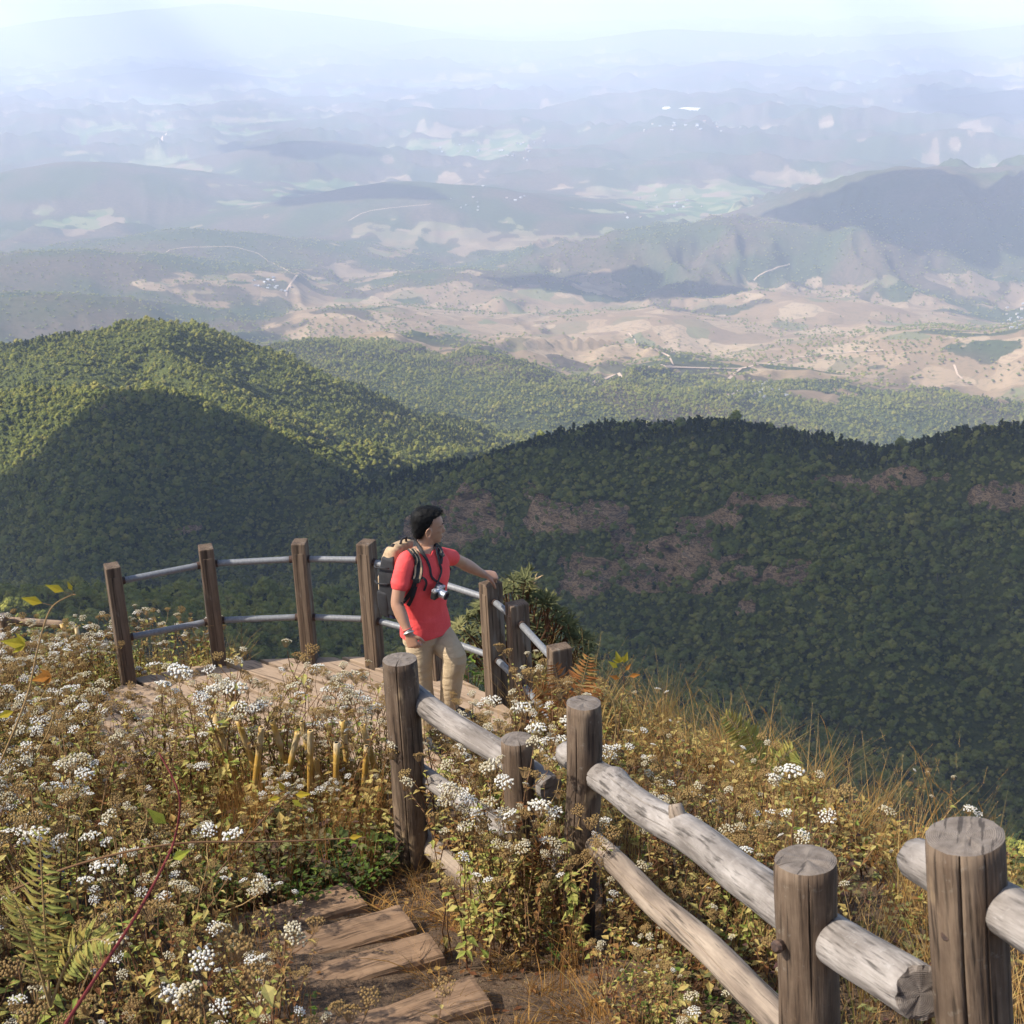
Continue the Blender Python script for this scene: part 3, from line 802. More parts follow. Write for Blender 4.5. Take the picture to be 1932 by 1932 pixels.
# ---------------------------------------------------------------- logs
def log_mesh(name, L, r0, r1, seed, mats, cracks=(), bend=.012, n=44, knots=(), ragged=.0):
    """log along local +z from 0 to L; cracks = (angle, z0, z1, depth); knots = (angle, z, height, width)"""
    r = random.Random(seed); nz = max(10, int(L / .035)); V = []; Fc = []; mi = []
    angs = [2 * math.pi * k / n for k in range(n)]
    for (a, z0, z1, dp) in cracks:      # squeeze columns around each split so it can be narrow and deep
        angs = sorted(set(angs) | {(a - .035) % 6.2832, (a - .012) % 6.2832, a % 6.2832, (a + .012) % 6.2832, (a + .035) % 6.2832})
    m = len(angs)
    def rad(a, z, top=False):
        t = z / L
        R_ = r0 + (r1 - r0) * t
        q = Vector((math.cos(a) * 1.1, math.sin(a) * 1.1, z * 2.2 + seed))
        R_ *= 1 + .05 * mnoise.noise(q * .7) + .03 * mnoise.noise(Vector((math.cos(a) * 4, math.sin(a) * 4, z * 5 + seed)))
        R_ *= 1 + .018 * mnoise.noise(Vector((math.cos(a) * 11, math.sin(a) * 11, z * 1.2 + seed)))
        for (ca, cz, ch, cw) in knots:
            da = (a - ca + math.pi) % (2 * math.pi) - math.pi
            R_ += ch * math.exp(-((da * R_) ** 2 + (z - cz) ** 2) / (cw * cw))
        for (ca, z0, z1, dp) in cracks:
            wob = .10 * mnoise.noise(Vector((0, 3, z * 3 + ca * 9)))
            da = abs((a - ca + math.pi) % (2 * math.pi) - math.pi)
            if z0 <= z <= z1:
                f = min(1, (z - z0) / .12 if z0 > 0 else 1, (z1 - z) / .12 if z1 < L else 1)
                if da < .02: R_ -= dp * f
        return R_
    def cen(z):
        t = z / L
        return bend * mnoise.noise(Vector((seed, z * 1.3, 0))) * 2, bend * mnoise.noise(Vector((seed + 5, z * 1.3, 4))) * 2
    for j in range(nz + 1):
        z = L * j / nz; cx, cy_ = cen(z)
        for a in angs:
            R_ = rad(a, z); rz = 0
            if j == nz: R_ *= .975
            if ragged and j in (0, nz): rz = ragged * mnoise.noise(Vector((math.cos(a) * 2, math.sin(a) * 2, seed + j)))
            V.append((cx + math.cos(a) * R_, cy_ + math.sin(a) * R_, z + rz))
    for j in range(nz):
        for k in range(m):
            a, b = j * m + k, j * m + (k + 1) % m
            Fc.append((a, b, b + m, a + m)); mi.append(0)
    for end in (0, nz):
        base = end * m; z = L * end / nz; cx, cy_ = cen(z); prev = base
        up = 1 if end else -1
        for s in (.8, .45):
            st = len(V)
            for k in range(m):
                x, y, zz = V[base + k]
                V.append((cx + (x - cx) * s, cy_ + (y - cy_) * s, z + up * (.003 + .004 * mnoise.noise(Vector((x * 30, y * 30, seed))))))
            for k in range(m):
                q = (prev + k, prev + (k + 1) % m, st + (k + 1) % m, st + k)
                Fc.append(q if end else q[::-1]); mi.append(1)
            prev = st
        V.append((cx, cy_, z + up * .003)); c = len(V) - 1
        for k in range(m):
            q = (prev + k, prev + (k + 1) % m, c); Fc.append(q if end else q[::-1]); mi.append(1)
    return mesh_of(name, V, Fc, mats, False, mi)
def place_axis(o, p0, p1, parent_loc=Vector((0, 0, 0)), spin=0.0):
    d = (Vector(p1) - Vector(p0)).normalized()
    o.rotation_euler = (d.to_track_quat('Z', 'Y') @ Matrix.Rotation(spin, 3, 'Z').to_quaternion()).to_euler()
    o.location = Vector(p0) - parent_loc
def cam_angle(p0, p1):
    """angle round a log at which its side faces the look-out's path"""
    q = (Vector(p1) - Vector(p0)).normalized().to_track_quat('Z', 'Y').inverted()
    d = q @ (-Vector(p0).lerp(Vector(p1), .8)); return math.atan2(d.y, d.x)
def smooth_sides(me):
    f = np.array([p.material_index == 0 for p in me.polygons]); me.polygons.foreach_set('use_smooth', f)

def post_at(u_base, v_top_c, width, dia, u_top, lean_y=0.0, bury=.35, hbase=None):
    """log post from its width in the photo: depth = diameter * focal / width"""
    zd = dia * F_PX / width
    d = ray(u_top, v_top_c); loc = d * (zd / (-(CAM_M.transposed() @ d).z))
    db = at_y(u_base, 1700, loc.y + lean_y)
    return loc
FENCE = {}
fence_o = empty('log_fence', (0.2, 4.6, gh(.2, 4.6)))
tag(fence_o, 'weathered log post-and-rail fence beside the earth path', 'fence')
FO = Vector(fence_o.location)
# (top u, top v centre of the cut face, width px, diameter m, second u lower down, its v, crack list, label)
posts = [('a', 754, 1243, 66, .165, 783, 1650, [(-.25, .25, 2.0, .055)], 'tall grey post with a deep split, nearest the platform'),
         ('b', 975, 1393, 61, .135, 1000, 1840, [(.2, .5, 2.0, .03)], 'short post half hidden by plants'),
         ('c', 1099, 1326, 67, .142, 1094, 1900, [(-.5, .8, 1.9, .015)], 'post with a cracked flat top, right of the fern'),
         ('d', 1520, 1622, 117, .148, 1524, 1928, [(-1.1, .2, 2.0, .02), (.1, 1.5, 1.98, .012)], 'squat grey post with ringed cut end'),
         ('e', 1816, 1575, 149, .158, 1842, 1928, [(-.2, .1, 2.0, .055), (.45, 1.2, 2.0, .012)], 'thick split post at the right edge')]
POST_TOP = {}; POST_AX = {}
for (k, u, v, wpx, dia, u2, v2, cr, lab) in posts:
    d = ray(u, v); zd = dia * F_PX / wpx
    top = d * zd                                  # local camera depth is 1 per unit of d
    p2 = at_y(u2, v2, top.y - .02)
    ax = (p2 - top).normalized()
    if ax.z > -.9: ax = Vector((0, 0, -1))
    L = (top.z - gh(top.x, top.y)) / -ax.z + .3
    base = top + ax * L
    POST_TOP[k] = top; POST_AX[k] = ax
    ca = cam_angle(base, top)
    me = log_mesh('post', L, dia / 2 * .98, dia / 2, 10 + ord(k), [LOG_POST, END_GRAIN], [((ca + a) % 6.2832, z0 / 2 * L, min(z1 / 2 * L, L), dp) for a, z0, z1, dp in cr])
    smooth_sides(me)
    o = obj('post', me, fence_o); place_axis(o, base, top, FO, 0.0); o['label'] = lab
    FENCE[k] = (base, top, dia)
    print('POST', k, [round(c, 2) for c in top], 'H', round(top.z - gh(top.x, top.y), 2))
def fence_pt(k, v, back=.14):
    """point beside post k at the image height v, on its far side"""
    base, top, dia = FENCE[k]
    ax = (top - base).normalized(); best = None
    for i in range(400):
        p = base + (top - base) * (i / 399); q = project(np.array([p]))[0]
        if best is None or abs(q[1] - v) < best[0]: best = (abs(q[1] - v), p)
    return best[1]
def rail_obj(name, p0, p1, r0, r1, seed, mat, label=None, cracks=(), knots=(), ragged=.012):
    L = (Vector(p1) - Vector(p0)).length
    me = log_mesh('rail', L, r0, r1, seed, [mat, END_GRAIN], [((cam_angle(p0, p1) + a) % 6.2832, z0, z1, dp) for a, z0, z1, dp in cracks], .011, 40, knots, ragged); smooth_sides(me)
    o = obj('rail', me, fence_o); place_axis(o, p0, p1, FO)
    if label: o['label'] = label
    return o
OFF = Vector((.125, .03, 0))          # rails are spiked to the valley side of the posts
def px_y(u, v, y): return at_y(u, v, y)
a_, b_, c_, d_, e_ = (FENCE[k][1] for k in 'abcde')
def rail_line(A, B, t0, t1, r0, r1, seed, mat, label=None, **kw):
    """rail through two points behind the posts, run on past both"""
    d = B - A
    return rail_obj('rail', A + d * t0, A + d * t1, r0, r1, seed, mat, label, **kw)
rail_line(px_y(770, 1302, a_.y + .14), px_y(985, 1452, b_.y + .13), -.04, 1.22, .060, .056, 31, LOG_RAIL, 'silvery top rail running from the tall split post', cracks=[(.5, .2, 1.0, .012)])
R2a = px_y(1106, 1446, c_.y + .145); R2b = px_y(1520, 1735, d_.y + .14); dir2 = R2b - R2a
rail_line(R2a, R2b, -.14, 1.26, .060, .060, 33, LOG_RAIL, 'thick silver-grey top rail with branch stubs', cracks=[(.45, .2, 2.0, .016), (-.3, .9, 1.7, .012)],
          knots=[(2.9, .45, .02, .04), (1.6, .86, .018, .06), (2.2, .12, .012, .05)], ragged=.022)
rail_line(px_y(1822, 1676, e_.y + .145), px_y(1932, 1740, e_.y - .12), -1.0, 2.6, .050, .058, 35, LOG_RAIL, 'short grey rail end sticking out behind the thick split post', knots=[(2.0, .1, .01, .05)])
rail_line(px_y(778, 1448, a_.y + .13), px_y(992, 1588, b_.y + .12), -.03, 1.3, .047, .044, 37, LOG_RAIL, 'grey middle rail between the tall split post and the overgrown post')
rail_line(px_y(785, 1572, a_.y + .13), px_y(940, 1712, a_.y - .62), 0, 1.35, .054, .05, 39, LOG_RAIL_B, 'brown bottom rail below the tall split post')
rail_line(px_y(1104, 1572, c_.y + .135), px_y(1500, 1952, d_.y + .13), -.06, 1.4, .046, .050, 41, LOG_RAIL_B, 'brown middle rail with a long crack', cracks=[(.3, .3, 2.2, .016)], knots=[(4.6, .55, .022, .04)])
rail_line(px_y(1165, 1800, c_.y + .1), px_y(1285, 1930, c_.y - .45), 0, 2.3, .050, .052, 43, LOG_RAIL_B, 'lowest brown rail close to the earth')
# branch stub on the thick rail, bolts through the posts
b = MB()
st0 = min([R2a + dir2 * (i / 100) for i in range(100)], key=lambda p: abs(project(np.array([p]))[0][0] - 1280)) + Vector((0, -.02, .058))
b.tube([(0, 0, -.03), (0, 0, .012), (.004, 0, .035), (.006, .003, .047)], [.036, .029, .025, .021], 12, 0, True, 1)
o = b.build('branch_stub', [LOG_RAIL_B, END_GRAIN], fence_o, True); o.location = st0 - FO; o.rotation_euler = (R(-18), R(-22), 0)
for k, u, v in (('d', 1468, 1785), ('e', 1790, 1762)):
    b = MB(); b.tube([(0, 0, -.02), (0, 0, .006), (0, 0, .014)], [.011, .017, .010], 10)
    base, top, dia = FENCE[k]
    o = b.build('bolt', RUST, fence_o); o.location = at_y(u, v, top.y - dia * .30) - FO; o.rotation_euler = (R(80), 0, R(-45))

# ---------------------------------------------------------------- steps of the path
steps_px = [((699, 1722), 'topmost'), ((791, 1768), ''), ((845, 1822), ''), ((937, 1914), '')]
sl_dir = None
pA = on_ground(845, 1822); pB = on_z(690, 1872, pA.z)
sdir = Vector((pB.x - pA.x, pB.y - pA.y, 0)).normalized()
sperp = Vector((-sdir.y, sdir.x, 0));
if sperp.y < 0: sperp = -sperp
labels = ['third timber step counted up from the picture bottom, beside the tall split post', 'timber step below the foot of the tall split post', 'wide timber step with a bare worn surface',
          'lowest timber step cut off by the picture edge', 'farthest timber step half hidden by flowers']
for i, ((u, v), _) in enumerate(steps_px):
    p = on_ground(u, v)
    rs = random.Random(60 + i); L = .95 + rs.uniform(-.1, .1); Wd = .205 + rs.uniform(-.02, .02); H = .15
    V = []; Fc = []; nx, ny = 30, 6
    def q(x, y, z):
        return (x + .006 * mnoise.noise(Vector((x * 3, y * 20, i))), y + .010 * mnoise.noise(Vector((x * 4, z * 9, i + 3))), z + (.008 * mnoise.noise(Vector((x * 5, y * 12, i + 7))) + .004 * mnoise.noise(Vector((x * 20, y * 40, i)))))
    prof = [(0, -H), (-.004, -H * .5), (.004, -.012), (.014, 0), (Wd * .35, .004), (Wd * .65, .003), (Wd - .016, 0), (Wd - .004, -.014), (Wd, -H)]
    for a in range(nx + 1):
        x = L * a / nx; inset = .008 if a in (0, nx) else 0
        for (y, z) in prof: V.append(q(x + (.01 if a == 0 else 0) * (1 if z < -.005 else 1.5), y, z - inset * .5))
    m = len(prof)
    for a in range(nx):
        for k in range(m - 1): Fc.append((a * m + k, a * m + k + 1, (a + 1) * m + k + 1, (a + 1) * m + k))
    Fc.append(tuple(range(m))); Fc.append(tuple(nx * m + k for k in reversed(range(m))))
    me = mesh_of('timber_step', V, Fc, SLEEPER, False)
    bm = bmesh.new(); bm.from_mesh(me); bmesh.ops.recalc_face_normals(bm, faces=bm.faces); bm.to_mesh(me); bm.free()
    o = obj('timber_step', me); 
    o.location = (p.x, p.y, gh(p.x, p.y) + .055); o.rotation_euler = (0, R(rs.uniform(-1, 1)), math.atan2(sdir.y, sdir.x) + R(rs.uniform(-4, 4)))
    if sdir.x * sperp.y - sdir.y * sperp.x < 0: o.scale = (1, -1, 1)
    tag(o, labels[i], 'step', 'timber steps of the earth path')

# ---------------------------------------------------------------- platform deck
deck = empty('viewing_deck', (-1.2, 9.2, DECK_Z)); tag(deck, 'rounded wooden viewing deck with wide pale planks', 'deck')
DO = Vector(deck.location)
far_px = [(148, 1440), (158, 1392), (176, 1352), (205, 1306), (246, 1281), (330, 1262), (422, 1249), (500, 1243), (576, 1240), (690, 1239), (760, 1247), (806, 1257), (866, 1278), (915, 1303)]
poly = [on_z(u, v, DECK_Z) for u, v in far_px]
poly += [Vector((.07, 9.15, DECK_Z)), Vector((.33, 8.45, DECK_Z)), Vector((.25, 7.95, DECK_Z)), Vector((-.7, 7.75, DECK_Z)), Vector((-1.4, 7.6, DECK_Z)), Vector((-2.1, 7.7, DECK_Z)), Vector((-2.6, 8.0, DECK_Z))]
q1 = on_z(598, 1244, DECK_Z); q2 = on_z(679, 1272, DECK_Z)
pd = (q2 - q1); pd.z = 0; pd.normalize(); pn = Vector((-pd.y, pd.x, 0))
prj = [p.dot(pn) for p in poly]; lo, hi = min(prj), max(prj)
PWID = .196; k = 0
c = lo
while c < hi:
    bm = bmesh.new(); vs_ = [bm.verts.new((p.x - DO.x, p.y - DO.y, 0)) for p in poly]; bm.faces.new(vs_)
    for (off, s) in ((c + .016, -1), (c + PWID - .016, 1)):
        g = bm.verts[:] + bm.edges[:] + bm.faces[:]
        if not g: break
        co = pn * off - Vector((DO.x, DO.y, 0))
        bmesh.ops.bisect_plane(bm, geom=g, plane_co=co, plane_no=pn * s, clear_outer=True)
    if len(bm.faces):
        ex = bmesh.ops.extrude_face_region(bm, geom=bm.faces[:])
        for v in [e for e in ex['geom'] if isinstance(e, bmesh.types.BMVert)]: v.co.z -= .035
        bmesh.ops.recalc_face_normals(bm, faces=bm.faces)
        bmesh.ops.rotate(bm, verts=bm.verts, cent=(0, 0, 0), matrix=Matrix.Rotation(-math.atan2(pd.y, pd.x), 3, 'Z'))
        es = [e for e in bm.edges if len(e.link_faces) == 2 and e.calc_face_angle(0) > 1.0 and all(v.co.z > -.01 for v in e.verts)]
        bmesh.ops.bevel(bm, geom=es, offset=.004, segments=1, affect='EDGES')
        me = bpy.data.meshes.new('plank'); bm.to_mesh(me); me.materials.append(PLANK)
        o = obj('plank', me, deck, (0, 0, random.uniform(-.002, .003)), (0, 0, math.atan2(pd.y, pd.x)))
        k += 1
    bm.free(); c += PWID
# rim joist and stilts under the deck
b = MB()
inner = [DO + (p - DO) * .965 for p in poly]
for p, q_ in zip(inner, inner[1:] + inner[:1]):
    mid = (p + q_) / 2 - DO; ang = math.atan2(q_.y - p.y, q_.x - p.x)
    b.box((mid.x, mid.y, -.13), ((q_ - p).length + .02, .05, .17), Matrix.Rotation(ang, 3, 'Z'))
b.build('rim_joist', TIMBER, deck)
for p in inner[1:12:3] + [inner[13]]:
    b = MB(); d = p - DO; b.box((d.x * .96, d.y * .96, -1.0), (.14, .14, 1.8)); b.build('stilt', TIMBER, deck)

# ---------------------------------------------------------------- railing of the deck
RP_ = [((238, 1284), 1066), ((410, 1250), 1031), ((581, 1245), 1021), ((704, 1252), 1022), ((820, 1277), 1062), ((934, 1322), 1098)]
rail_o = empty('platform_railing', on_z(704, 1250, DECK_Z)); tag(rail_o, 'dark timber railing with two grey metal pipes round the viewing deck', 'railing')
RO = Vector(rail_o.location)
bases = []
for (u, v), vt in RP_:
    p = on_z(u + 4, v, DECK_Z); bases.append((p, at_y(u - 18 + (u - 400) * .02, vt, p.y).z))
zt = sum(z for _, z in bases) / len(bases)
p6t = on_z(984, 1137, zt + .0); p7t = on_z(1062, 1219, zt + .0)
bases.append((Vector((p6t.x, p6t.y, DECK_Z)), p6t.z)); bases.append((Vector((p7t.x, p7t.y, DECK_Z)), p7t.z))
print('RAIL', [(round(p.x, 2), round(p.y, 2), round(z - DECK_Z, 2)) for p, z in bases])
POSTW = (.105, .135)
up_pts, lo_pts = [], []
for i, (p, z) in enumerate(bases):
    a = bases[max(i - 1, 0)][0]; c2 = bases[min(i + 1, len(bases) - 1)][0]
    ang = math.atan2(c2.y - a.y, c2.x - a.x) + R(random.uniform(-3, 3))
    H = z - DECK_Z + .30
    b = MB(); b.box((0, 0, H / 2 - .30), (POSTW[0], POSTW[1], H), None, 0, .010)
    b.box((0, -POSTW[1] / 2 + .004, H / 2 - .33), (POSTW[0] * .62, .016, H * .93), None, 0, .003)
    o = b.build('post', TIMBER, rail_o); o.location = p - RO; o.matrix_local = Matrix.Translation(p - RO) @ Matrix.Rotation(R(-1.6 + random.uniform(-.5, .5)), 4, 'Y') @ Matrix.Rotation(ang, 4, 'Z')
    hh = z - DECK_Z
    up_pts.append(p + Vector((-hh * .855 * .028, 0, hh * .855))); lo_pts.append(p + Vector((-hh * .37 * .028, 0, hh * .37)))
for pts in (up_pts, lo_pts):
    for i in range(len(pts) - 1):
        d = (pts[i + 1] - pts[i]).normalized()
        A, B = pts[i] - RO, pts[i + 1] - RO
        L = (B - A).length
        b = MB(); b.tube([(0, 0, z_ * L / 6) for z_ in range(7)], .0232, 16)
        o = b.build('pipe', PIPE, rail_o, True); place_axis(o, A, B)
        for (q_, s) in ((A, 1), (B, -1)):
            b = MB(); b.tube([(0, 0, -.012), (0, 0, .012)], .0285, 14)
            o = b.build('pipe_collar', RUST, rail_o); place_axis(o, q_ + d * s * .066, q_ + d * s * .1)
P5TOP = Vector((bases[5][0].x - .025, bases[5][0].y, bases[5][1]))

# ---------------------------------------------------------------- low fence at the far left, bamboo pickets, bag
lf = empty('log_fence', at_y(5, 1300, 10.8)); tag(lf, 'low pale log fence among flowers at the far left edge', 'fence')
LO = Vector(lf.location)
def simple_log(name, p0, p1, r, seed, parent, plo, mat):
    me = log_mesh(name, (Vector(p1) - Vector(p0)).length, r, r * .95, seed, [mat, END_GRAIN], (), .01, 20); smooth_sides(me)
    o = obj(name, me, parent); place_axis(o, p0, p1, plo); return o
PALE_LOG = wood_mat('pale_log', (.40, .29, .19), (.31, .215, .14), (.15, .10, .07), stain=.4)
t = at_y(4, 1160, 10.8); simple_log('post', Vector((t.x, t.y, gh(t.x, t.y) - .2)), t, .052, 71, lf, LO, PALE_LOG)
simple_log('rail', at_y(-20, 1170, 10.87), at_y(118, 1178, 10.87), .034, 72, lf, LO, PALE_LOG)
simple_log('rail', at_y(-20, 1212, 10.87), at_y(64, 1240, 10.6), .034, 73, lf, LO, PALE_LOG)
M = Mat('bamboo', .5)
sz = M.n('ShaderNodeSeparateXYZ'); M.setin(sz.inputs[0], M.coord())
bn = M.noise(M.mapping((20, 20, 3)), 1.0, 4, .6)
c = M.ramp(bn, [(.3, (.40, .21, .035)), (.5, (.50, .31, .07)), (.7, (.53, .39, .17))])
c = M.mix(M.ramp(M.noise(M.mapping((6, 6, 5)), 1.0, 3), [(.48, 0), (.62, .85)]), c, (.54, .43, .26))
c = M.mix(M.ramp(M.noise(M.mapping((30, 30, 9), loc=(4, 4, 4)), 1.0, 3), [(.62, 0), (.7, .7)]), c, (.12, .09, .035))
M.color(c).bump(bn, .2, .003); BAMBOO = M.m
M = Mat('bamboo_hollow', .9); M.color((.03, .022, .015)); HOLLOW = M.m
def bamboo(name, p0, p1, r, parent, plo, seed):
    rs = random.Random(seed); L = (Vector(p1) - Vector(p0)).length; b = MB(); pts = []; rad = []
    z = 0; node = rs.uniform(.1, .2)
    while z < L:
        pts.append((0, 0, z)); rad.append(r); 
        nz = min(L, z + node)
        if nz < L: pts += [(0, 0, nz - .010), (0, 0, nz - .002), (0, 0, nz + .005)]; rad += [r, r * 1.13, r * 1.0]
        z = nz + .012; node = rs.uniform(.16, .24)
    pts.append((0, 0, L)); rad.append(r)
    b.tube(pts, rad, 14, 0, False)
    n = len(pts) - 1; e = n * 14; st = len(b.V)
    for k in range(14):
        a = 2 * math.pi * k / 14; x, y, _ = b.V[e + k]; b.V.append((x * .55, y * .55, L)); 
    for k in range(14):
        x, y, _ = b.V[st + k]; b.V.append((x, y, L - .06))
    for k in range(14):
        k2 = (k + 1) % 14
        b.F.append((e + k, e + k2, st + k2, st + k)); b.M.append(0)
        b.F.append((st + k, st + k2, st + 14 + k2, st + 14 + k)); b.M.append(1)
    b.F.append(tuple(st + 14 + k for k in range(14))); b.M.append(1)
    o = b.build(name, [BAMBOO, HOLLOW], parent, True); place_axis(o, p0, p1, plo); return o
bf = empty('bamboo_fence', at_y(540, 1560, 7.0)); tag(bf, 'crossed yellow bamboo pickets standing in the flowers', 'fence')
BO = Vector(bf.location)
stakes = [((392, 1340), (409, 1392), 7.06), ((404, 1349), (436, 1440), 6.98), ((449, 1359), (479, 1446), 7.0), ((494, 1372), (483, 1462), 6.92), ((513, 1360), (541, 1442), 7.05),
          ((562, 1383), (526, 1532), 6.93), ((570, 1361), (579, 1407), 7.06), ((586, 1378), (585, 1493), 6.92), ((635, 1401), (634, 1483), 6.9), ((618, 1368), (634, 1423), 7.05),
          ((646, 1360), (652, 1415), 7.0), ((684, 1368), (693, 1400), 7.05), ((692, 1407), (687, 1484), 6.92), ((597, 1432), (603, 1499), 6.98)]
for i, (t_, b_px, y) in enumerate(stakes):
    t = at_y(t_[0], t_[1], y); d2 = at_y(b_px[0], b_px[1], y); ax = (d2 - t).normalized()
    L = (t.z - gh(t.x, t.y)) / -ax.z + .1
    bamboo('picket', t + ax * L, t, .0165 * (1 if i != 13 else .9), bf, BO, 80 + i)
bf2 = empty('bamboo_fence', at_y(130, 1290, 10.2)); tag(bf2, 'two thin bamboo stakes leaning behind the flowers near the low log fence', 'fence')
for i, (t_, b_px) in enumerate([((116, 1177), (134, 1222)), ((144, 1183), (149, 1214))]):
    t = at_y(t_[0], t_[1], 10.2); d2 = at_y(b_px[0], b_px[1], 10.2); ax = (d2 - t).normalized(); L = (t.z - gh(t.x, t.y)) / -ax.z
    bamboo('stake', t + ax * L, t, .016, bf2, Vector(bf2.location), 120 + i)
# ================================================================ THE MAN AT THE RAILING
def skin_like(name, c1, c2, rough=.5, sss=0.0, sc=14):
    M = Mat(name, rough); M.color(M.ramp(M.noise(M.coord(), sc, 4, .6), [(.3, c1), (.7, c2)])); 
    if sss: M.set(Subsurface_Weight=sss, Subsurface_Radius=(.012, .005, .003))
    return M.m
SKIN = skin_like('skin', (.36, .19, .115), (.44, .24, .15), .48)
HAIR = skin_like('black_hair', (.003, .003, .003), (.008, .0075, .0075), .62, 0, 90)
M = Mat('red_shirt', .85)
fb = M.noise(M.coord(), 7, 4, .6)
M.color(M.ramp(fb, [(.3, (.78, .06, .058)), (.7, (.88, .092, .085))])).bump(M.math('ADD', M.math('MULTIPLY', M.noise(M.mapping((3, 3, 7)), 2.2, 3, .5, .6), 6), M.noise(M.coord(), 300, 2)), .35, .008); RED = M.m
M = Mat('khaki_cloth', .88)
kb = M.noise(M.coord(), 9, 4, .6)
M.color(M.ramp(kb, [(.3, (.47, .35, .21)), (.7, (.56, .43, .27))])).bump(M.math('ADD', M.math('MULTIPLY', M.noise(M.mapping((4, 4, 12)), 2.0, 3, .5, .8), 6), M.noise(M.coord(), 350, 2)), .4, .008); KHAKI = M.m
def plain(name, c, rough=.7, metal=0.0, var=.25, sc=40):
    M = Mat(name, rough); M.color(M.ramp(M.noise(M.coord(), sc, 3), [(.3, tuple(x * (1 - var) for x in c)), (.7, tuple(min(1, x * (1 + var)) for x in c))])); M.set(Metallic=metal); return M.m
BLACK = plain('black_webbing', (.012, .012, .014), .75); TAN = plain('tan_canvas', (.40, .285, .17), .85); NAVY = plain('navy_canvas', (.018, .028, .07), .8)
SILVER = plain('silver_metal', (.62, .62, .63), .3, .8, .1); RUBBER = plain('black_rubber', (.01, .01, .01), .6); GLASS_DARK = plain('lens_glass', (.01, .01, .02), .08)
EYEW = plain('eye_white', (.30, .24, .21), .3); WHITE_T = plain('white_thread', (.7, .68, .62), .9); REDT = plain('red_thread', (.55, .10, .08), .9); STEEL = plain('watch_steel', (.5, .48, .44), .4, .7)

MY = 8.9
MAN_BASE = Vector(at_y(812, 1395, MY)); MAN_BASE.z = DECK_Z
man = empty('person', MAN_BASE); tag(man, 'man in red t-shirt and khaki trousers leaning on the railing and looking right', 'person')
def J(u, v, y): return at_y(u, v, y) - MAN_BASE
FW = Vector((.77, -.64, 0)).normalized(); LF = Vector((.64, .77, 0)).normalized(); UP = Vector((0, 0, 1))

def loft(mb, secs, n=20, power=2.0):
    """secs: (centre, axis a vector, axis b vector) closed by rounded caps"""
    st = len(mb.V)
    for (c, a, b) in secs:
        for k in range(n):
            t = 2 * math.pi * k / n; ct, s_ = math.cos(t), math.sin(t)
            e = 2.0 / power
            x = math.copysign(abs(ct) ** e, ct); y = math.copysign(abs(s_) ** e, s_)
            mb.V.append(tuple(Vector(c) + Vector(a) * x + Vector(b) * y))
    for i in range(len(secs) - 1):
        for k in range(n):
            p, q = st + i * n + k, st + i * n + (k + 1) % n
            mb.F.append((p, q, q + n, p + n)); mb.M.append(0)
    mb.F.append(tuple(st + k for k in reversed(range(n)))); mb.M.append(0)
    e = st + (len(secs) - 1) * n; mb.F.append(tuple(e + k for k in range(n))); mb.M.append(0)
def limb(mb, pts, rads, n=16, round_ends=True):
    """smoothed tube through joints with per-joint radius"""
    P = [Vector(p) for p in pts]; out = []; rr = []
    for i in range(len(P) - 1):
        p0, p1, p2, p3 = P[max(i - 1, 0)], P[i], P[i + 1], P[min(i + 2, len(P) - 1)]
        for k in range(6):
            t = k / 6
            q = .5 * ((2 * p1) + (p2 - p0) * t * .75 + (2 * p0 - 5 * p1 + 4 * p2 - p3) * 0 * t) if False else p1.lerp(p2, t)
            out.append(q); rr.append(rads[i] + (rads[i + 1] - rads[i]) * (t * t * (3 - 2 * t)))
    out.append(P[-1]); rr.append(rads[-1])
    for _ in range(2):
        out = [out[0]] + [(out[i - 1] + out[i] * 2 + out[i + 1]) / 4 for i in range(1, len(out) - 1)] + [out[-1]]
    if round_ends:
        d0 = (out[0] - out[1]).normalized(); d1 = (out[-1] - out[-2]).normalized()
        out = [out[0] + d0 * rr[0] * .85, out[0] + d0 * rr[0] * .5] + out + [out[-1] + d1 * rr[-1] * .5, out[-1] + d1 * rr[-1] * .85]
        rr = [rr[0] * .45, rr[0] * .85] + rr + [rr[-1] * .85, rr[-1] * .45]
    mb.tube(out, rr, n)
def fuse(name, mb, mat, parent, voxel=.005, smooth=4, disp=None):
    """one continuous surface out of overlapping closed shapes"""
    me = mb.mesh(name + '_raw', mat)
    bm = bmesh.new(); bm.from_mesh(me); bmesh.ops.recalc_face_normals(bm, faces=bm.faces); bm.to_mesh(me); bm.free()
    o = obj(name, me, parent)
    r = o.modifiers.new('remesh', 'REMESH'); r.mode = 'VOXEL'; r.voxel_size = voxel; r.use_smooth_shade = True
    s = o.modifiers.new('smooth', 'SMOOTH'); s.factor = .5; s.iterations = smooth
    dg = bpy.context.evaluated_depsgraph_get()
    fin = bpy.data.meshes.new_from_object(o.evaluated_get(dg))
    o.modifiers.clear(); o.data = fin; fin.name = name
    bpy.data.meshes.remove(me)
    if len(fin.materials) == 0: fin.materials.append(mat)
    if disp:
        fin.update(); nv = len(fin.vertices)
        co = np.empty(nv * 3, np.float32); fin.vertices.foreach_get('co', co); co = co.reshape(-1, 3)
        no = np.array([v.normal[:] for v in fin.vertices])
        co2 = co + no * np.array([disp(Vector(c)) for c in co])[:, None]
        fin.vertices.foreach_set('co', co2.astype(np.float32).ravel()); fin.update()
    fin.polygons.foreach_set('use_smooth', np.ones(len(fin.polygons), dtype=bool))
    return o

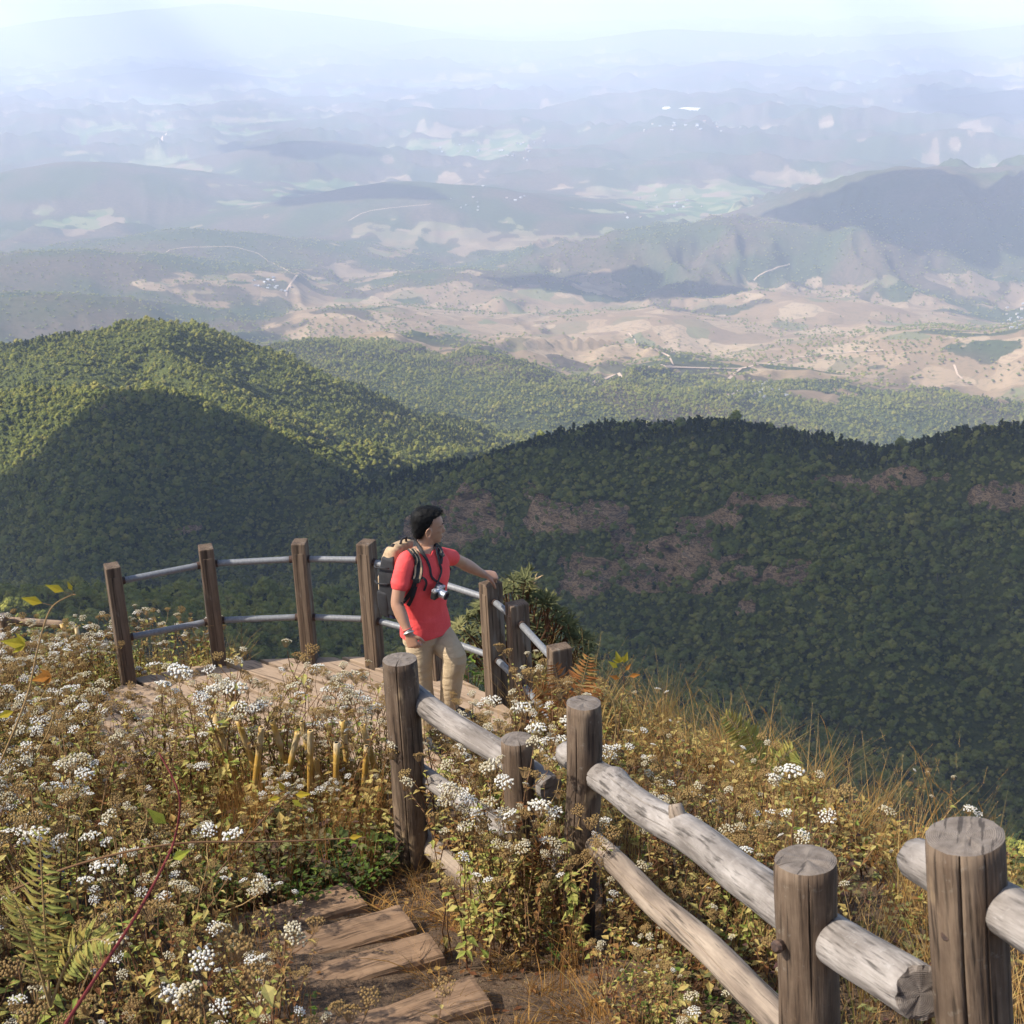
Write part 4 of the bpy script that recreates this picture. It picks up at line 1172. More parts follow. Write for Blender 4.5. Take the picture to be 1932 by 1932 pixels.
# ---- joints
sh_r, sh_l = J(764, 1057, 8.76), J(834, 1044, 9.05)
el_r, wr_r = J(748, 1138, 8.68), J(771, 1194, 8.60)
el_l, wr_l = J(869, 1060, 9.31), J(911, 1083, P5TOP.y - .03)
pel = J(800, 1186, 8.9); hp_r, hp_l = J(789, 1192, 8.84), J(816, 1186, 8.97)
kn_r = J(796, 1284, 8.83); an_r = Vector((kn_r.x + .03, kn_r.y + .03, .09))
kn_l = J(857, 1236, 8.80); an_l = J(848, 1330, 8.86)
neck0, headc = J(800, 1037, 8.93), J(810.5, 1000, 8.93)       # headc = ear hole
chest_y = 8.9
def tor(v, u, a, b, dy=0, k=1.0, tilt=0):
    c = J(u, v, chest_y + dy); return (c, LF * a * k + UP * tilt, FW * b * k)
TORSO = [(1204, 803, .168, .118), (1185, 802, .172, .122), (1150, 799, .160, .112), (1115, 797, .172, .122), (1085, 798, .188, .130), (1068, 799, .182, .116), (1056, 800, .158, .096), (1047, 800, .122, .080), (1039, 800, .086, .068), (1030, 799, .066, .060)]

# ---- hands
def hand(mb, wrist, d, back, thumb_side, curl, spread=.012, scale=1.0, thumb_curl=.5):
    """d: wrist->knuckles, back: back-of-hand normal, thumb_side: unit vector towards the thumb"""
    d = d.normalized(); back = (back - d * back.dot(d)).normalized(); ts = d.cross(back).normalized()
    if ts.dot(thumb_side) < 0: ts = -ts
    s = scale
    secs = []
    for t, a, b in ((0, .027, .021), (.025, .033, .020), (.055, .041, .0175), (.085, .042, .0155), (.098, .037, .012)):
        secs.append((wrist + d * t * s, ts * a * s, back * b * s))
    loft(mb, secs, 16, 2.3)
    for i, (off, L) in enumerate(((.029, .9), (.010, 1.0), (-.010, .95), (-.028, .78))):
        p = wrist + d * (.088 - abs(off) * .12) * s + ts * off * s
        dirv = d + ts * off * spread * 30; dirv.normalize(); ang = curl[0] + .04 * i
        pts = [p - d * .012 * s]; 
        for seg, (ln, cu) in enumerate(((.042, curl[0]), (.026, curl[1]), (.022, curl[2]))):
            dirv = (dirv * math.cos(cu) - back * math.sin(cu)).normalized() if seg == 0 else dirv
            if seg:
                nb = dirv.cross(ts).normalized()
                if nb.dot(back) > 0 and seg == 1 and False: nb = -nb
                ax = ts if d.cross(back).dot(ts) > 0 else -ts
                dirv = Matrix.Rotation(-cu if d.cross(back).dot(ts) > 0 else cu, 3, ts) @ dirv if False else dirv
                perp = Matrix.Rotation(0, 3, ts) @ dirv
                # rotate dirv about ts so that it folds towards the palm
                test = Matrix.Rotation(.1, 3, ts) @ d
                sg = -1 if test.dot(back) > 0 else 1
                dirv = Matrix.Rotation(sg * cu, 3, ts) @ dirv
            p = pts[-1] + dirv * (ln * L + (.012 if seg == 0 else 0)) * s; pts.append(p)
        limb(mb, pts, [.0102 * s, .0098 * s, .0088 * s, .0074 * s], 10)
    tp = wrist + d * .028 * s + ts * .026 * s
    td = (d * .62 + ts * .75 - back * .25).normalized()
    p1 = tp + td * .036 * s; td2 = (td * .75 + d * .55 - back * thumb_curl - ts * .25).normalized(); p2 = p1 + td2 * .032 * s
    td3 = (td2 + d * .2 - back * thumb_curl * .6 - ts * .2).normalized(); p3 = p2 + td3 * .026 * s
    limb(mb, [tp - td * .014 * s, p1, p2, p3], [.0135 * s, .0115 * s, .0100 * s, .0078 * s], 10)

# ---- body: one continuous surface
FH = Vector((.985, .13, -.05)).normalized(); HU = (UP - FH * UP.dot(FH)).normalized(); HR = FH.cross(HU).normalized()   # head frame, HR = his right side
def H(x, s_, z): return headc + FH * x + HR * s_ + HU * z
body = MB()
loft(body, [tor(v, u, a, b, 0, .95 if v > 1090 else (.97 if v < 1045 else .93)) for v, u, a, b in TORSO], 28, 2.3)
limb(body, [neck0 - UP * .05 - FW * .01, neck0 + UP * .02, H(-.012, 0, -.055), H(-.015, 0, .0)], [.066, .058, .056, .06], 18)
HEAD = [(-.086, .052, .02, .020), (-.076, .070, -.002, .036), (-.052, .077, -.02, .049), (-.03, .079, -.06, .057), (-.005, .081, -.085, .063), (.025, .083, -.095, .067), (.045, .087, -.10, .070), (.07, .082, -.102, .072), (.10, .069, -.098, .069), (.125, .044, -.08, .057), (.142, .01, -.045, .03)]
st = len(body.V); n = 28
for (z, f, b_, w) in HEAD:
    cx = (f + b_) / 2 * .5 + (-.01) * .5
    for k in range(n):
        t = 2 * math.pi * k / n; ct, s_ = math.cos(t), math.sin(t)
        x = cx + (f - cx) * abs(ct) ** .85 if ct > 0 else cx - (cx - b_) * abs(ct) ** .9
        wy = w * math.copysign(abs(s_) ** .9, s_) * (1 - .12 * max(ct, 0))
        body.V.append(tuple(H(x, wy, z)))
for i in range(len(HEAD) - 1):
    for k in range(n):
        p, q = st + i * n + k, st + i * n + (k + 1) % n; body.F.append((p, q, q + n, p + n)); body.M.append(0)
body.F.append(tuple(st + k for k in reversed(range(n)))); body.M.append(0); e = st + (len(HEAD) - 1) * n; body.F.append(tuple(e + k for k in range(n))); body.M.append(0)
# nose, brow, cheekbones, lips, chin, ears
loft(body, [(H(.074, 0, .036), HR * .009, FH * .012), (H(.083, 0, .018), HR * .0095, FH * .0125), (H(.089, 0, .002), HR * .013, FH * .0155), (H(.087, 0, -.012), HR * .0165, FH * .0125), (H(.078, 0, -.017), HR * .012, FH * .007)], 12)
for s in (-1, 1):
    loft(body, [(H(.080, s * .010, .043), HU * .006, FH * .010), (H(.078, s * .028, .047), HU * .007, FH * .011), (H(.066, s * .048, .043), HU * .006, FH * .009)], 10)
    loft(body, [(H(.060, s * .030, .004), HU * .013, FH * .014), (H(.048, s * .046, .008), HU * .012, FH * .014), (H(.024, s * .058, .006), HU * .010, FH * .012)], 10)
    # ear: rim around a shallow bowl
    pts = [H(-.012 + .018 * math.cos(a) * (1 - .25 * (math.sin(a) < -.3)), s * (.070 + .012 * (math.cos(a) < .2)), .004 + .031 * math.sin(a)) for a in [i * math.pi / 8 for i in range(17)]]
    body.tube(pts, .0052, 8)
    loft(body, [(H(-.010, s * .060, .004), FH * .014, HU * .027), (H(-.010, s * .071, .004), FH * .013, HU * .025)], 12)
    loft(body, [(H(-.002, s * .066, -.025), FH * .008, HR * .006), (H(-.001, s * .070, -.016), FH * .009, HR * .007)], 8)
loft(body, [(H(.076, -.020, -.0375), HU * .003, FH * .006), (H(.0815, 0, -.036), HU * .0055, FH * .0085), (H(.076, .020, -.0375), HU * .003, FH * .006)], 10)
loft(body, [(H(.074, -.018, -.047), HU * .003, FH * .006), (H(.0785, 0, -.049), HU * .006, FH * .0085), (H(.074, .018, -.047), HU * .003, FH * .006)], 10)
loft(body, [(H(.062, 0, -.082), HR * .018, FH * .012), (H(.068, 0, -.072), HR * .02, FH * .012)], 10)
# arms
limb(body, [sh_r + LF * .012 - UP * .012, sh_r.lerp(el_r, .5), el_r, el_r.lerp(wr_r, .3), wr_r], [.044, .045, .040, .041, .027], 18)
limb(body, [sh_l - LF * .02 - UP * .014, sh_l.lerp(el_l, .5), el_l, el_l.lerp(wr_l, .3), wr_l], [.042, .044, .041, .043, .028], 18)
hand_dir_r = (J(783, 1228, 8.58) - wr_r).normalized()
hand(body, wr_r, hand_dir_r, Vector((-.35, -.90, .1)), Vector((.8, -.3, 0)), (.75, 1.05, .7))
ptop = P5TOP - MAN_BASE
hdl = (ptop + Vector((.06, .02, .034)) - wr_l).normalized()
hand(body, wr_l, hdl, Vector((.10, -.30, 1)), Vector((.2, -1, -.1)), (.95, .85, .5), .014, 1.10, .8)
# legs (under the trousers) and ankles
limb(body, [hp_r, kn_r, an_r], [.078, .052, .038], 14); limb(body, [hp_l, kn_l, an_l], [.078, .052, .038], 14)
fuse('body', body, SKIN, man, .0042, 3)

# ---- hair, eyes
hair = MB(); HS = [(-.046, -.060, -.098, .050), (-.02, -.035, -.108, .066), (.01, -.018, -.115, .073), (.035, .012, -.119, .0755), (.06, .026, -.122, .0775), (.085, .036, -.121, .0775), (.104, .062, -.117, .074), (.12, .075, -.112, .070), (.138, .072, -.097, .060), (.153, .050, -.065, .042), (.158, .03, -.04, .02)]
st = 0; n = 26
for (z, f, b_, w) in HS:
    cx = (f + b_) / 2
    for k in range(n):
        t = 2 * math.pi * k / n; ct, s_ = math.cos(t), math.sin(t)
        hair.V.append(tuple(H(cx + (f - b_) / 2 * math.copysign(abs(ct) ** (.55 if ct > 0 and z < .1 else .85), ct), w * math.copysign(abs(s_) ** .8, s_), z)))
for i in range(len(HS) - 1):
    for k in range(n):
        p, q = i * n + k, i * n + (k + 1) % n; hair.F.append((p, q, q + n, p + n)); hair.M.append(0)
hair.F.append(tuple(reversed(range(n)))); hair.M.append(0); e = (len(HS) - 1) * n; hair.F.append(tuple(e + k for k in range(n))); hair.M.append(0)
HAIR.node_tree.nodes['Principled BSDF'].inputs['Specular IOR Level'].default_value = .15
fuse('hair', hair, HAIR, man, .0045, 2, lambda c: .0030 * mnoise.noise(c * 45) + .0022 * mnoise.noise(Vector((c.x * 90, c.y * 150, c.z * 160))))
hair_o = man.children[-1]
hb = MB(); rs_ = random.Random(4); hv = hair_o.data.vertices
for i in range(1500):
    v = hv[rs_.randrange(len(hv))]; n_ = v.normal; c = v.co
    rel = c - headc; fwd = rel.dot(FH); up_ = rel.dot(HU)
    flow = (FH * (.9 if up_ > .11 else -.35) - HU * (.9 if up_ < .11 else .1) + HR * rs_.uniform(-.5, .5) + n_ * rs_.uniform(.15, .5)).normalized()
    L = rs_.uniform(.012, .024); sd = flow.cross(n_).normalized() * .0011
    p1 = c + flow * L * .5 + n_ * .0015; p2 = c + flow * L - n_ * .001
    hb.add([c - sd, c + sd, p1 + sd, p1 - sd, p2], [(0, 1, 2, 3), (3, 2, 4)])
ho = hb.build('strands', HAIR, hair_o); ho['kind'] = 'stuff'
for s in (-1, 1):
    b = MB(); loft(b, [(H(.0765, s * .040, .0525), HU * .0015, FH * .004), (H(.086, s * .028, .0545), HU * .0032, FH * .0045), (H(.0875, s * .013, .050), HU * .003, FH * .004)], 8); b.build('eyebrow', HAIR, man, True)
    b = MB(); c = H(.0655, s * .030, .0285)
    loft(b, [(c + FH * x, HR * r_, HU * r_ * .72) for x, r_ in ((-.006, .0105), (.002, .0108), (.007, .0075), (.009, .002))], 12)
    ey = b.build('eye', EYEW, man, True)
    b = MB(); loft(b, [(c + FH * x + HR * .0, HR * r_, HU * r_) for x, r_ in ((.005, .0052), (.0085, .0045), (.0098, .001))], 12); b.build('iris', RUBBER, ey, True)
    b = MB(); loft(b, [(c + HR * -.011 + FH * .001 + HU * .006, HU * .0012, FH * .003), (c + FH * .0085 + HU * .0075, HU * .0018, FH * .003), (c + HR * .011 + FH * .001 + HU * .006, HU * .0012, FH * .003)], 8); b.build('eyelid', HAIR, ey, True)

# ---- shirt
shirt = MB()
TS = list(TORSO); TS[0] = (1191, 803, .180, .130); TS[1] = (1176, 802, .176, .126)
loft(shirt, [tor(v, u, a, b, 0, 1.06) for v, u, a, b in TS[:-1]] + [(J(799, 1036, chest_y), LF * .084, FW * .070)], 32, 2.3)
limb(shirt, [sh_r + LF * .04 + UP * .0, sh_r + LF * .006 - UP * .006, sh_r.lerp(el_r, .4), sh_r.lerp(el_r, .56)], [.058, .060, .060, .062], 20)
limb(shirt, [sh_l - LF * .05 - UP * .004, sh_l - LF * .012 - UP * .008, sh_l.lerp(el_l, .36), sh_l.lerp(el_l, .52)], [.056, .056, .054, .056], 20)
def shirt_fold(c):
    w = c + MAN_BASE
    f1 = mnoise.noise(Vector((c.x * 9 + c.z * 7, c.y * 9, c.z * 16))) * .0042
    f2 = mnoise.noise(Vector((c.x * 5, c.y * 5 + 3, c.z * 5 - c.x * 6))) * .006
    return f1 + f2
shirt_o = fuse('shirt', shirt, RED, man, .0052, 5, shirt_fold)
# neck opening: cut the cloth inside the V, then a thin neckband along its rim
def C2(x, y): return ((914 + .192 * x) / 1.325, (1245 + .192 * y) / 1.325)
VN = [C2(*q) for q in ((625, 540), (636, 600), (690, 665), (760, 715), (850, 752), (872, 700), (884, 640), (880, 600), (800, 520), (700, 500))]
def inside(u, v, poly):
    c = False; j = len(poly) - 1
    for i in range(len(poly)):
        (xi, yi), (xj, yj) = poly[i], poly[j]
        if (yi > v) != (yj > v) and u < (xj - xi) * (v - yi) / (yj - yi) + xi: c = not c
        j = i
    return c
from mathutils.bvhtree import BVHTree
sm = shirt_o.data
sbvh = BVHTree.FromPolygons([v.co + MAN_BASE for v in sm.vertices], [tuple(q.vertices) for q in sm.polygons])
rim = []
for i, (u, v) in enumerate(VN[:8]):
    h = sbvh.ray_cast(Vector((0, 0, 0)), ray(u, v).normalized())
    if h[0] is not None: rim.append(h[0] - MAN_BASE)
bm = bmesh.new(); bm.from_mesh(sm); kill = []
for f in bm.faces:
    c = f.calc_center_median(); w_ = c + MAN_BASE
    if f.normal.dot(w_) < 0:
        u, v = project(np.array([w_]))[0]
        if inside(u, v, VN): kill.append(f)
bmesh.ops.delete(bm, geom=kill, context='FACES'); bm.to_mesh(sm); bm.free()
b = MB(); b.tube(rim, .0045, 8); b.build('neckband', RED, shirt_o, True)

# ---- trousers
tr = MB()
loft(tr, [(J(802, 1172, 8.9), LF * .158, FW * .112), (J(802, 1190, 8.9), LF * .168, FW * .118), (J(802, 1206, 8.9), LF * .160, FW * .116), (J(802, 1216, 8.9), LF * .10, FW * .08)], 28, 2.3)
def ext(a, b2, t): return a + (b2 - a) * t
limb(tr, [hp_r + UP * .02, hp_r.lerp(kn_r, .4), kn_r, kn_r.lerp(an_r, .5), an_r + UP * .0], [.098, .088, .070, .066, .060], 20)
limb(tr, [hp_l + UP * .02, hp_l.lerp(kn_l, .45), kn_l + FW * .008, kn_l.lerp(an_l, .5), an_l], [.104, .096, .079, .074, .064], 20)
def tr_fold(c):
    k = abs((c - kn_l).length)
    return mnoise.noise(Vector((c.x * 8, c.y * 8, c.z * 30))) * .003 * math.exp(-k * 4) + mnoise.noise(Vector((c.x * 10, c.y * 10 + 3, c.z * 9))) * .004
tr_o = fuse('trousers', tr, KHAKI, man, .0058, 4, tr_fold)
b = MB(); ring = [J(802, 1184, 8.9) + LF * .177 * math.cos(a) + FW * .128 * math.sin(a) for a in [i * math.pi / 14 for i in range(29)]]
for i in range(28): pass
# ---- shoes
def shoe(an, f, name='shoe'):
    b = MB(); f = f.normalized(); s = Vector((-f.y, f.x, 0)); z0 = an.z - .085
    loft(b, [(Vector((an.x, an.y, 0)) + f * x + UP * (z0 + h / 2 + .012), s * w, UP * (h / 2)) for x, w, h in ((-.085, .022, .05), (-.07, .034, .075), (-.02, .037, .088), (.04, .040, .075), (.10, .046, .055), (.15, .042, .045), (.18, .024, .032))], 16, 2.6)
    o = fuse(name, b, BLACK, man, .005, 3)
    b = MB(); loft(b, [(Vector((an.x, an.y, 0)) + f * x + UP * (z0 + .0085), s * w, UP * .0085) for x, w in ((-.09, .026), (-.07, .038), (.0, .040), (.09, .049), (.15, .045), (.186, .025))], 14, 3); b.build('sole', RUBBER, o)
    return o
shoe(an_r, Vector((.5, -.85, 0))); shoe(an_l, Vector((.85, -.4, 0)))
# timber kerb block on the deck that carries the raised foot
bz = an_l.z - .085 - .004
b = MB(); b.box((0, 0, bz / 2), (.36, .20, bz), None, 0, .012)
kb_ = b.build('timber_block', TIMBER, None, False, (MAN_BASE.x + an_l.x + .04, MAN_BASE.y + an_l.y - .02, DECK_Z + .004), (0, 0, R(-20)))
tag(kb_, 'low dark timber block on the deck under the raised left foot', 'block')

# ---- wrist bands
def band(c, d, r_, t, mat, name):
    d = d.normalized(); a = d.orthogonal().normalized(); bb = d.cross(a); b = MB()
    b.tube([c + a * r_ * math.cos(x) + bb * r_ * math.sin(x) for x in [i * math.pi / 10 for i in range(21)]], t, 7, 0, False); return b.build(name, mat, man, True)
dr = (wr_r - el_r)
band(el_r.lerp(wr_r, .90), dr, .0325, .0042, REDT, 'bracelet'); band(el_r.lerp(wr_r, .95), dr + Vector((.05, 0, .02)), .031, .0035, WHITE_T, 'bracelet')
band(wr_r, dr, .0305, .0065, STEEL, 'watch')

# ---------------------------------------------------------------- things worn: backpack and camera
bo = bpy.data.objects['body']
sv, sf = [], []
for o_ in (shirt_o, bo):
    st = len(sv); sv += [v.co + MAN_BASE for v in o_.data.vertices]; sf += [tuple(st + i for i in q.vertices) for q in o_.data.polygons]
sbvh = BVHTree.FromPolygons(sv, sf)
def snap(u, v, off=.008, y=None):
    d = ray(u, v).normalized(); h = sbvh.ray_cast(Vector((0, 0, 0)), d)
    if h[0] is None or y is not None:
        p = at_y(u, v, y if y is not None else 8.95); nn = sbvh.find_nearest(p)
        return (nn[0] + nn[1] * off, nn[1]) if y is None else (p, Vector((0, -1, .2)).normalized())
    return h[0] + h[1] * off, h[1]
def catmull(P, k=5):
    out = []
    for i in range(len(P) - 1):
        p0, p1, p2, p3 = P[max(i - 1, 0)], P[i], P[i + 1], P[min(i + 2, len(P) - 1)]
        for j in range(k):
            t = j / k
            out.append(.5 * (2 * p1 + (p2 - p0) * t + (2 * p0 - 5 * p1 + 4 * p2 - p3) * t * t + (3 * p1 - p0 - 3 * p2 + p3) * t ** 3))
    out.append(P[-1]); return out
def ribbon(name, PN, width, thick, mat, parent, plo):
    P = catmull([p for p, _ in PN]); N_ = catmull([n_ for _, n_ in PN]); b = MB(); V = []
    for i, p in enumerate(P):
        t = (P[min(i + 1, len(P) - 1)] - P[max(i - 1, 0)]).normalized(); n_ = (N_[i] - t * N_[i].dot(t)).normalized(); s = t.cross(n_)
        w = width[0] + (width[1] - width[0]) * i / (len(P) - 1) if isinstance(width, tuple) else width
        for a, c in ((-1, -.5), (-.8, .5), (.8, .5), (1, -.5)): V.append(p - plo + s * a * w / 2 + n_ * c * thick)
    Fc = []
    for i in range(len(P) - 1):
        for k in range(4): Fc.append((i * 4 + k, i * 4 + (k + 1) % 4, i * 4 + 4 + (k + 1) % 4, i * 4 + 4 + k))
    Fc.append((0, 1, 2, 3)); e = (len(P) - 1) * 4; Fc.append((e + 3, e + 2, e + 1, e))
    me = mesh_of(name, V, Fc, mat, False)
    bm = bmesh.new(); bm.from_mesh(me); bmesh.ops.recalc_face_normals(bm, faces=bm.faces); bm.to_mesh(me); bm.free()
    return obj(name, me, parent)
def Z(x, y): return (694.3 + .15626 * x, 996.2 + .15626 * y)      # measured on an enlarged crop of the man
BK = -FW
BP = J(800, 1172, 8.9) + MAN_BASE + BK * .20
pack = empty('backpack', BP); tag(pack, 'tan and black backpack with navy base worn on the back of the man in red', 'backpack')
def pk(back, side, up): return BK * back + LF * side + UP * up
bb_ = MB()
loft(bb_, [(pk(.005 + o, 0, z), LF * w, BK * dpt) for z, w, dpt, o in ((.03, .10, .055, -.01), (.06, .135, .078, -.005), (.16, .145, .088, .0), (.30, .145, .086, .0), (.42, .135, .074, -.008), (.49, .11, .054, -.02), (.515, .07, .03, -.03))], 24, 3.2)
fuse('main_bag', bb_, TAN, pack, .007, 4, lambda c: .004 * mnoise.noise(c * 14))
b = MB(); loft(b, [(pk(.006 + o, 0, z), LF * w, BK * dpt) for z, w, dpt, o in ((.0, .09, .06, -.01), (.02, .138, .082, -.004), (.10, .150, .092, .0), (.16, .152, .094, .0), (.175, .148, .09, .0))], 24, 3.2); fuse('base_panel', b, NAVY, pack, .007, 3)
for s in (-1, 1):       # black side panels, mesh pocket, compression straps
    b = MB(); loft(b, [(pk(-.018, s * w, z), LF * .016, BK * dpt) for z, w, dpt in ((.05, .130, .065), (.18, .140, .078), (.32, .138, .074), (.43, .122, .055), (.47, .09, .03))], 14, 2.6); fuse('side_panel', b, BLACK, pack, .006, 3)
    b = MB(); loft(b, [(pk(.02, s * w, z), LF * .018, BK * dpt) for z, w, dpt in ((.03, .130, .045), (.10, .143, .052), (.19, .146, .05), (.205, .142, .045))], 14, 2.6); fuse('side_pocket', b, BLACK, pack, .006, 3)
    for z in (.27, .38):
        b = MB(); b.tube([pk(-.06, s * .165, z + .01), pk(.0, s * .172, z), pk(.06, s * .163, z - .012), pk(.10, s * .13, z - .016)], .006, 6); b.build('compression_strap', BLACK, pack, True)
for s in (-.075, .075):
    b = MB(); b.tube([pk(-.03, s, .515), pk(.055, s, .46), pk(.088, s, .34), pk(.092, s, .2)], .013, 6); b.build('pack_strap', BLACK, pack, True)
b = MB(); loft(b, [(pk(.085, 0, z), LF * w, BK * dpt) for z, w, dpt in ((.12, .09, .02), (.15, .11, .034), (.27, .11, .034), (.31, .09, .02))], 18, 3); fuse('front_pocket', b, TAN, pack, .006, 3)
b = MB(); b.tube([pk(-.04, -.03, .50), pk(-.05, -.02, .545), pk(-.05, .02, .545), pk(-.04, .03, .50)], .008, 8); b.build('grab_handle', BLACK, pack, True)
# shoulder straps: black pad with two tan bands, then webbing to the hip
def strap(pts, tail, w=.062):
    PN = [snap(*Z(*p), .010) for p in pts]
    top = sh_r if pts[0][0] < 700 else sh_l
    ribbon('shoulder_strap', PN, w, .013, BLACK, pack, BP)
    for s in (-1, 1):
        Q = []
        for i, (p, n_) in enumerate(PN):
            t = (PN[min(i + 1, len(PN) - 1)][0] - PN[max(i - 1, 0)][0]).normalized(); sd = t.cross(n_).normalized()
            Q.append((p + sd * s * w * .29 + n_ * .0075, n_))
        ribbon('strap_band', Q, w * .20, .004, TAN, pack, BP)
    T = [snap(*Z(*p), .007) for p in tail]
    ribbon('webbing', T, (.03, .026), .005, BLACK, pack, BP)
    p, n_ = PN[-1]; b = MB(); b.box((0, 0, 0), (.04, .034, .014), None, 0, .004)
    o = b.build('buckle', RUBBER, pack); o.location = p - BP + n_ * .004; o.rotation_euler = n_.to_track_quat('Z', 'Y').to_euler()
strap([(410, 262), (470, 248), (530, 290), (580, 370), (606, 470), (600, 560), (578, 630)], [(572, 640), (545, 720), (500, 800), (440, 880), (405, 920)])
strap([(815, 190), (840, 240), (868, 300), (872, 330)], [(874, 335), (878, 380), (872, 430)], .05)
ribbon('webbing', [snap(*Z(575, 700)), snap(*Z(548, 800)), snap(*Z(520, 870)), snap(*Z(490, 930))], .024, .005, BLACK, pack, BP)
ribbon('webbing', [snap(*Z(625, 590), .012), snap(*Z(670, 610), .022), snap(*Z(692, 660), .018), snap(*Z(672, 750), .010)], .016, .004, BLACK, pack, BP)
ribbon('webbing', [snap(*Z(872, 320), .02, 9.0), snap(*Z(905, 380), .01, 9.02), snap(*Z(940, 450), .01, 9.02), snap(*Z(975, 500), .01, 9.03), snap(*Z(990, 515), .01, 9.03)], .034, .006, BLACK, pack, BP)

# camera on its neck strap
cam_p, cam_n = snap(*Z(838, 775), .05)
cam_p = at_y(*Z(845, 772), cam_p.y - .015)
pc = empty('photo_camera', cam_p); tag(pc, 'silver and black camera hanging on the chest of the man in red', 'camera')
ld = Vector((.80, -.48, -.18)).normalized(); sx_ = UP.cross(ld).normalized(); ux = ld.cross(sx_).normalized()
CMt = Matrix((sx_, ux, ld)).transposed()
def cbox(name, c, size, mat, bev=.004):
    b = MB(); b.box(CMt @ Vector(c), size, CMt, 0, bev); return b.build(name, mat, pc)
cbox('camera_body', (0, -.010, 0), (.118, .050, .036), RUBBER, .008)
cbox('top_plate', (0, .024, 0), (.116, .018, .034), SILVER, .005)
cbox('viewfinder_hump', (0, .039, .0), (.038, .016, .030), SILVER, .005)
cbox('dial', (-.040, .036, 0), (.018, .008, .018), SILVER, .003)
b = MB(); b.tube([CMt @ Vector((0, -.002, z)) for z in (.016, .03, .031, .048, .05, .062)], [.029, .029, .0275, .0275, .029, .028], 24); ln = b.build('lens', SILVER, pc, False)
b = MB(); b.tube([CMt @ Vector((0, -.002, z)) for z in (.0615, .069)], [.0282, .0275], 24); b.build('lens_rim', RUBBER, ln)
b = MB(); b.tube([CMt @ Vector((0, -.002, z)) for z in (.068, .0705)], [.021, .019], 24); b.build('lens_glass', GLASS_DARK, ln)
PCO = Vector(cam_p)
s1 = [snap(*Z(*p), .012) for p in ((585, 165), (640, 270), (700, 380), (735, 480), (765, 600))] + [(PCO + CMt @ Vector((.056, .026, 0)), cam_n)]
ribbon('neck_strap', s1, (.026, .014), .004, BLACK, pc, PCO)
s2 = [snap(*Z(*p), .012) for p in ((795, 215), (825, 320), (850, 430), (868, 540))] + [(PCO + CMt @ Vector((-.056, .026, 0)), cam_n)]
ribbon('neck_strap', s2, (.024, .014), .004, BLACK, pc, PCO)
b = MB(); nk = [snap(*Z(585, 165), .012)[0], neck0 + MAN_BASE + LF * -.062 + BK * .03 + UP * .028, neck0 + MAN_BASE + BK * .072 + UP * .03, neck0 + MAN_BASE + LF * .06 + BK * .03 + UP * .025, snap(*Z(795, 215), .012)[0]]
ribbon('neck_strap', [(p, (p - (neck0 + MAN_BASE)).normalized()) for p in nk], .026, .004, BLACK, pc, PCO)
# ================================================================ PLANTS OF THE FOREGROUND
def leafy(name, stops, transl=.35, rough=None, var=True):
    """thin leaf: colour by its own tone and a little by plant"""
    M = Mat(name)
    tone = M.attr('tone')
    t = M.math('ADD', tone, M.math('MULTIPLY', M.math('SUBTRACT', M.objrand(), .5), .22)) if var else tone
    c = M.ramp(t, stops)
    M.nt.nodes.remove(M.b)
    d = M.n('ShaderNodeBsdfDiffuse'); M.setin(d.inputs[0], c)
    tr = M.n('ShaderNodeBsdfTranslucent'); M.setin(tr.inputs[0], c)
    mx = M.n('ShaderNodeMixShader'); mx.inputs[0].default_value = transl
    M.nt.links.new(d.outputs[0], mx.inputs[1]); M.nt.links.new(tr.outputs[0], mx.inputs[2]); M.nt.links.new(mx.outputs[0], M.out.inputs['Surface'])
    return M.m
STEM = leafy('brown_stem', [(0, (.10, .048, .03)), (.5, (.20, .115, .06)), (1, (.38, .27, .12))], 0)
LEAF = leafy('herb_leaf', [(0, (.16, .07, .036)), (.18, (.30, .16, .06)), (.34, (.46, .33, .11)), (.52, (.52, .43, .16)), (.68, (.40, .39, .11)), (.84, (.22, .28, .06)), (1, (.42, .43, .12))])
PETAL = leafy('white_floret', [(0, (.52, .44, .27)), (.35, (.68, .62, .47)), (.6, (.78, .75, .67)), (1, (.83, .81, .76))], .25)
CALYX = leafy('calyx', [(0, (.32, .21, .09)), (.5, (.45, .34, .13)), (1, (.42, .38, .13))], .2)
GRASS_M = leafy('dry_grass', [(0, (.20, .095, .032)), (.35, (.38, .205, .065)), (.65, (.47, .29, .10)), (.9, (.50, .36, .16)), (1, (.24, .24, .055))], .3)
GREEN = leafy('green_leaf', [(0, (.06, .075, .04)), (.4, (.09, .125, .035)), (.8, (.12, .19, .035)), (1, (.19, .24, .05))], .3)
DUSK = leafy('dull_leaf', [(0, (.11, .06, .052)), (.35, (.15, .115, .062)), (.7, (.17, .16, .068)), (1, (.22, .22, .085))], .25)
PMATS = [STEM, LEAF, PETAL, CALYX, GRASS_M, GREEN, DUSK]

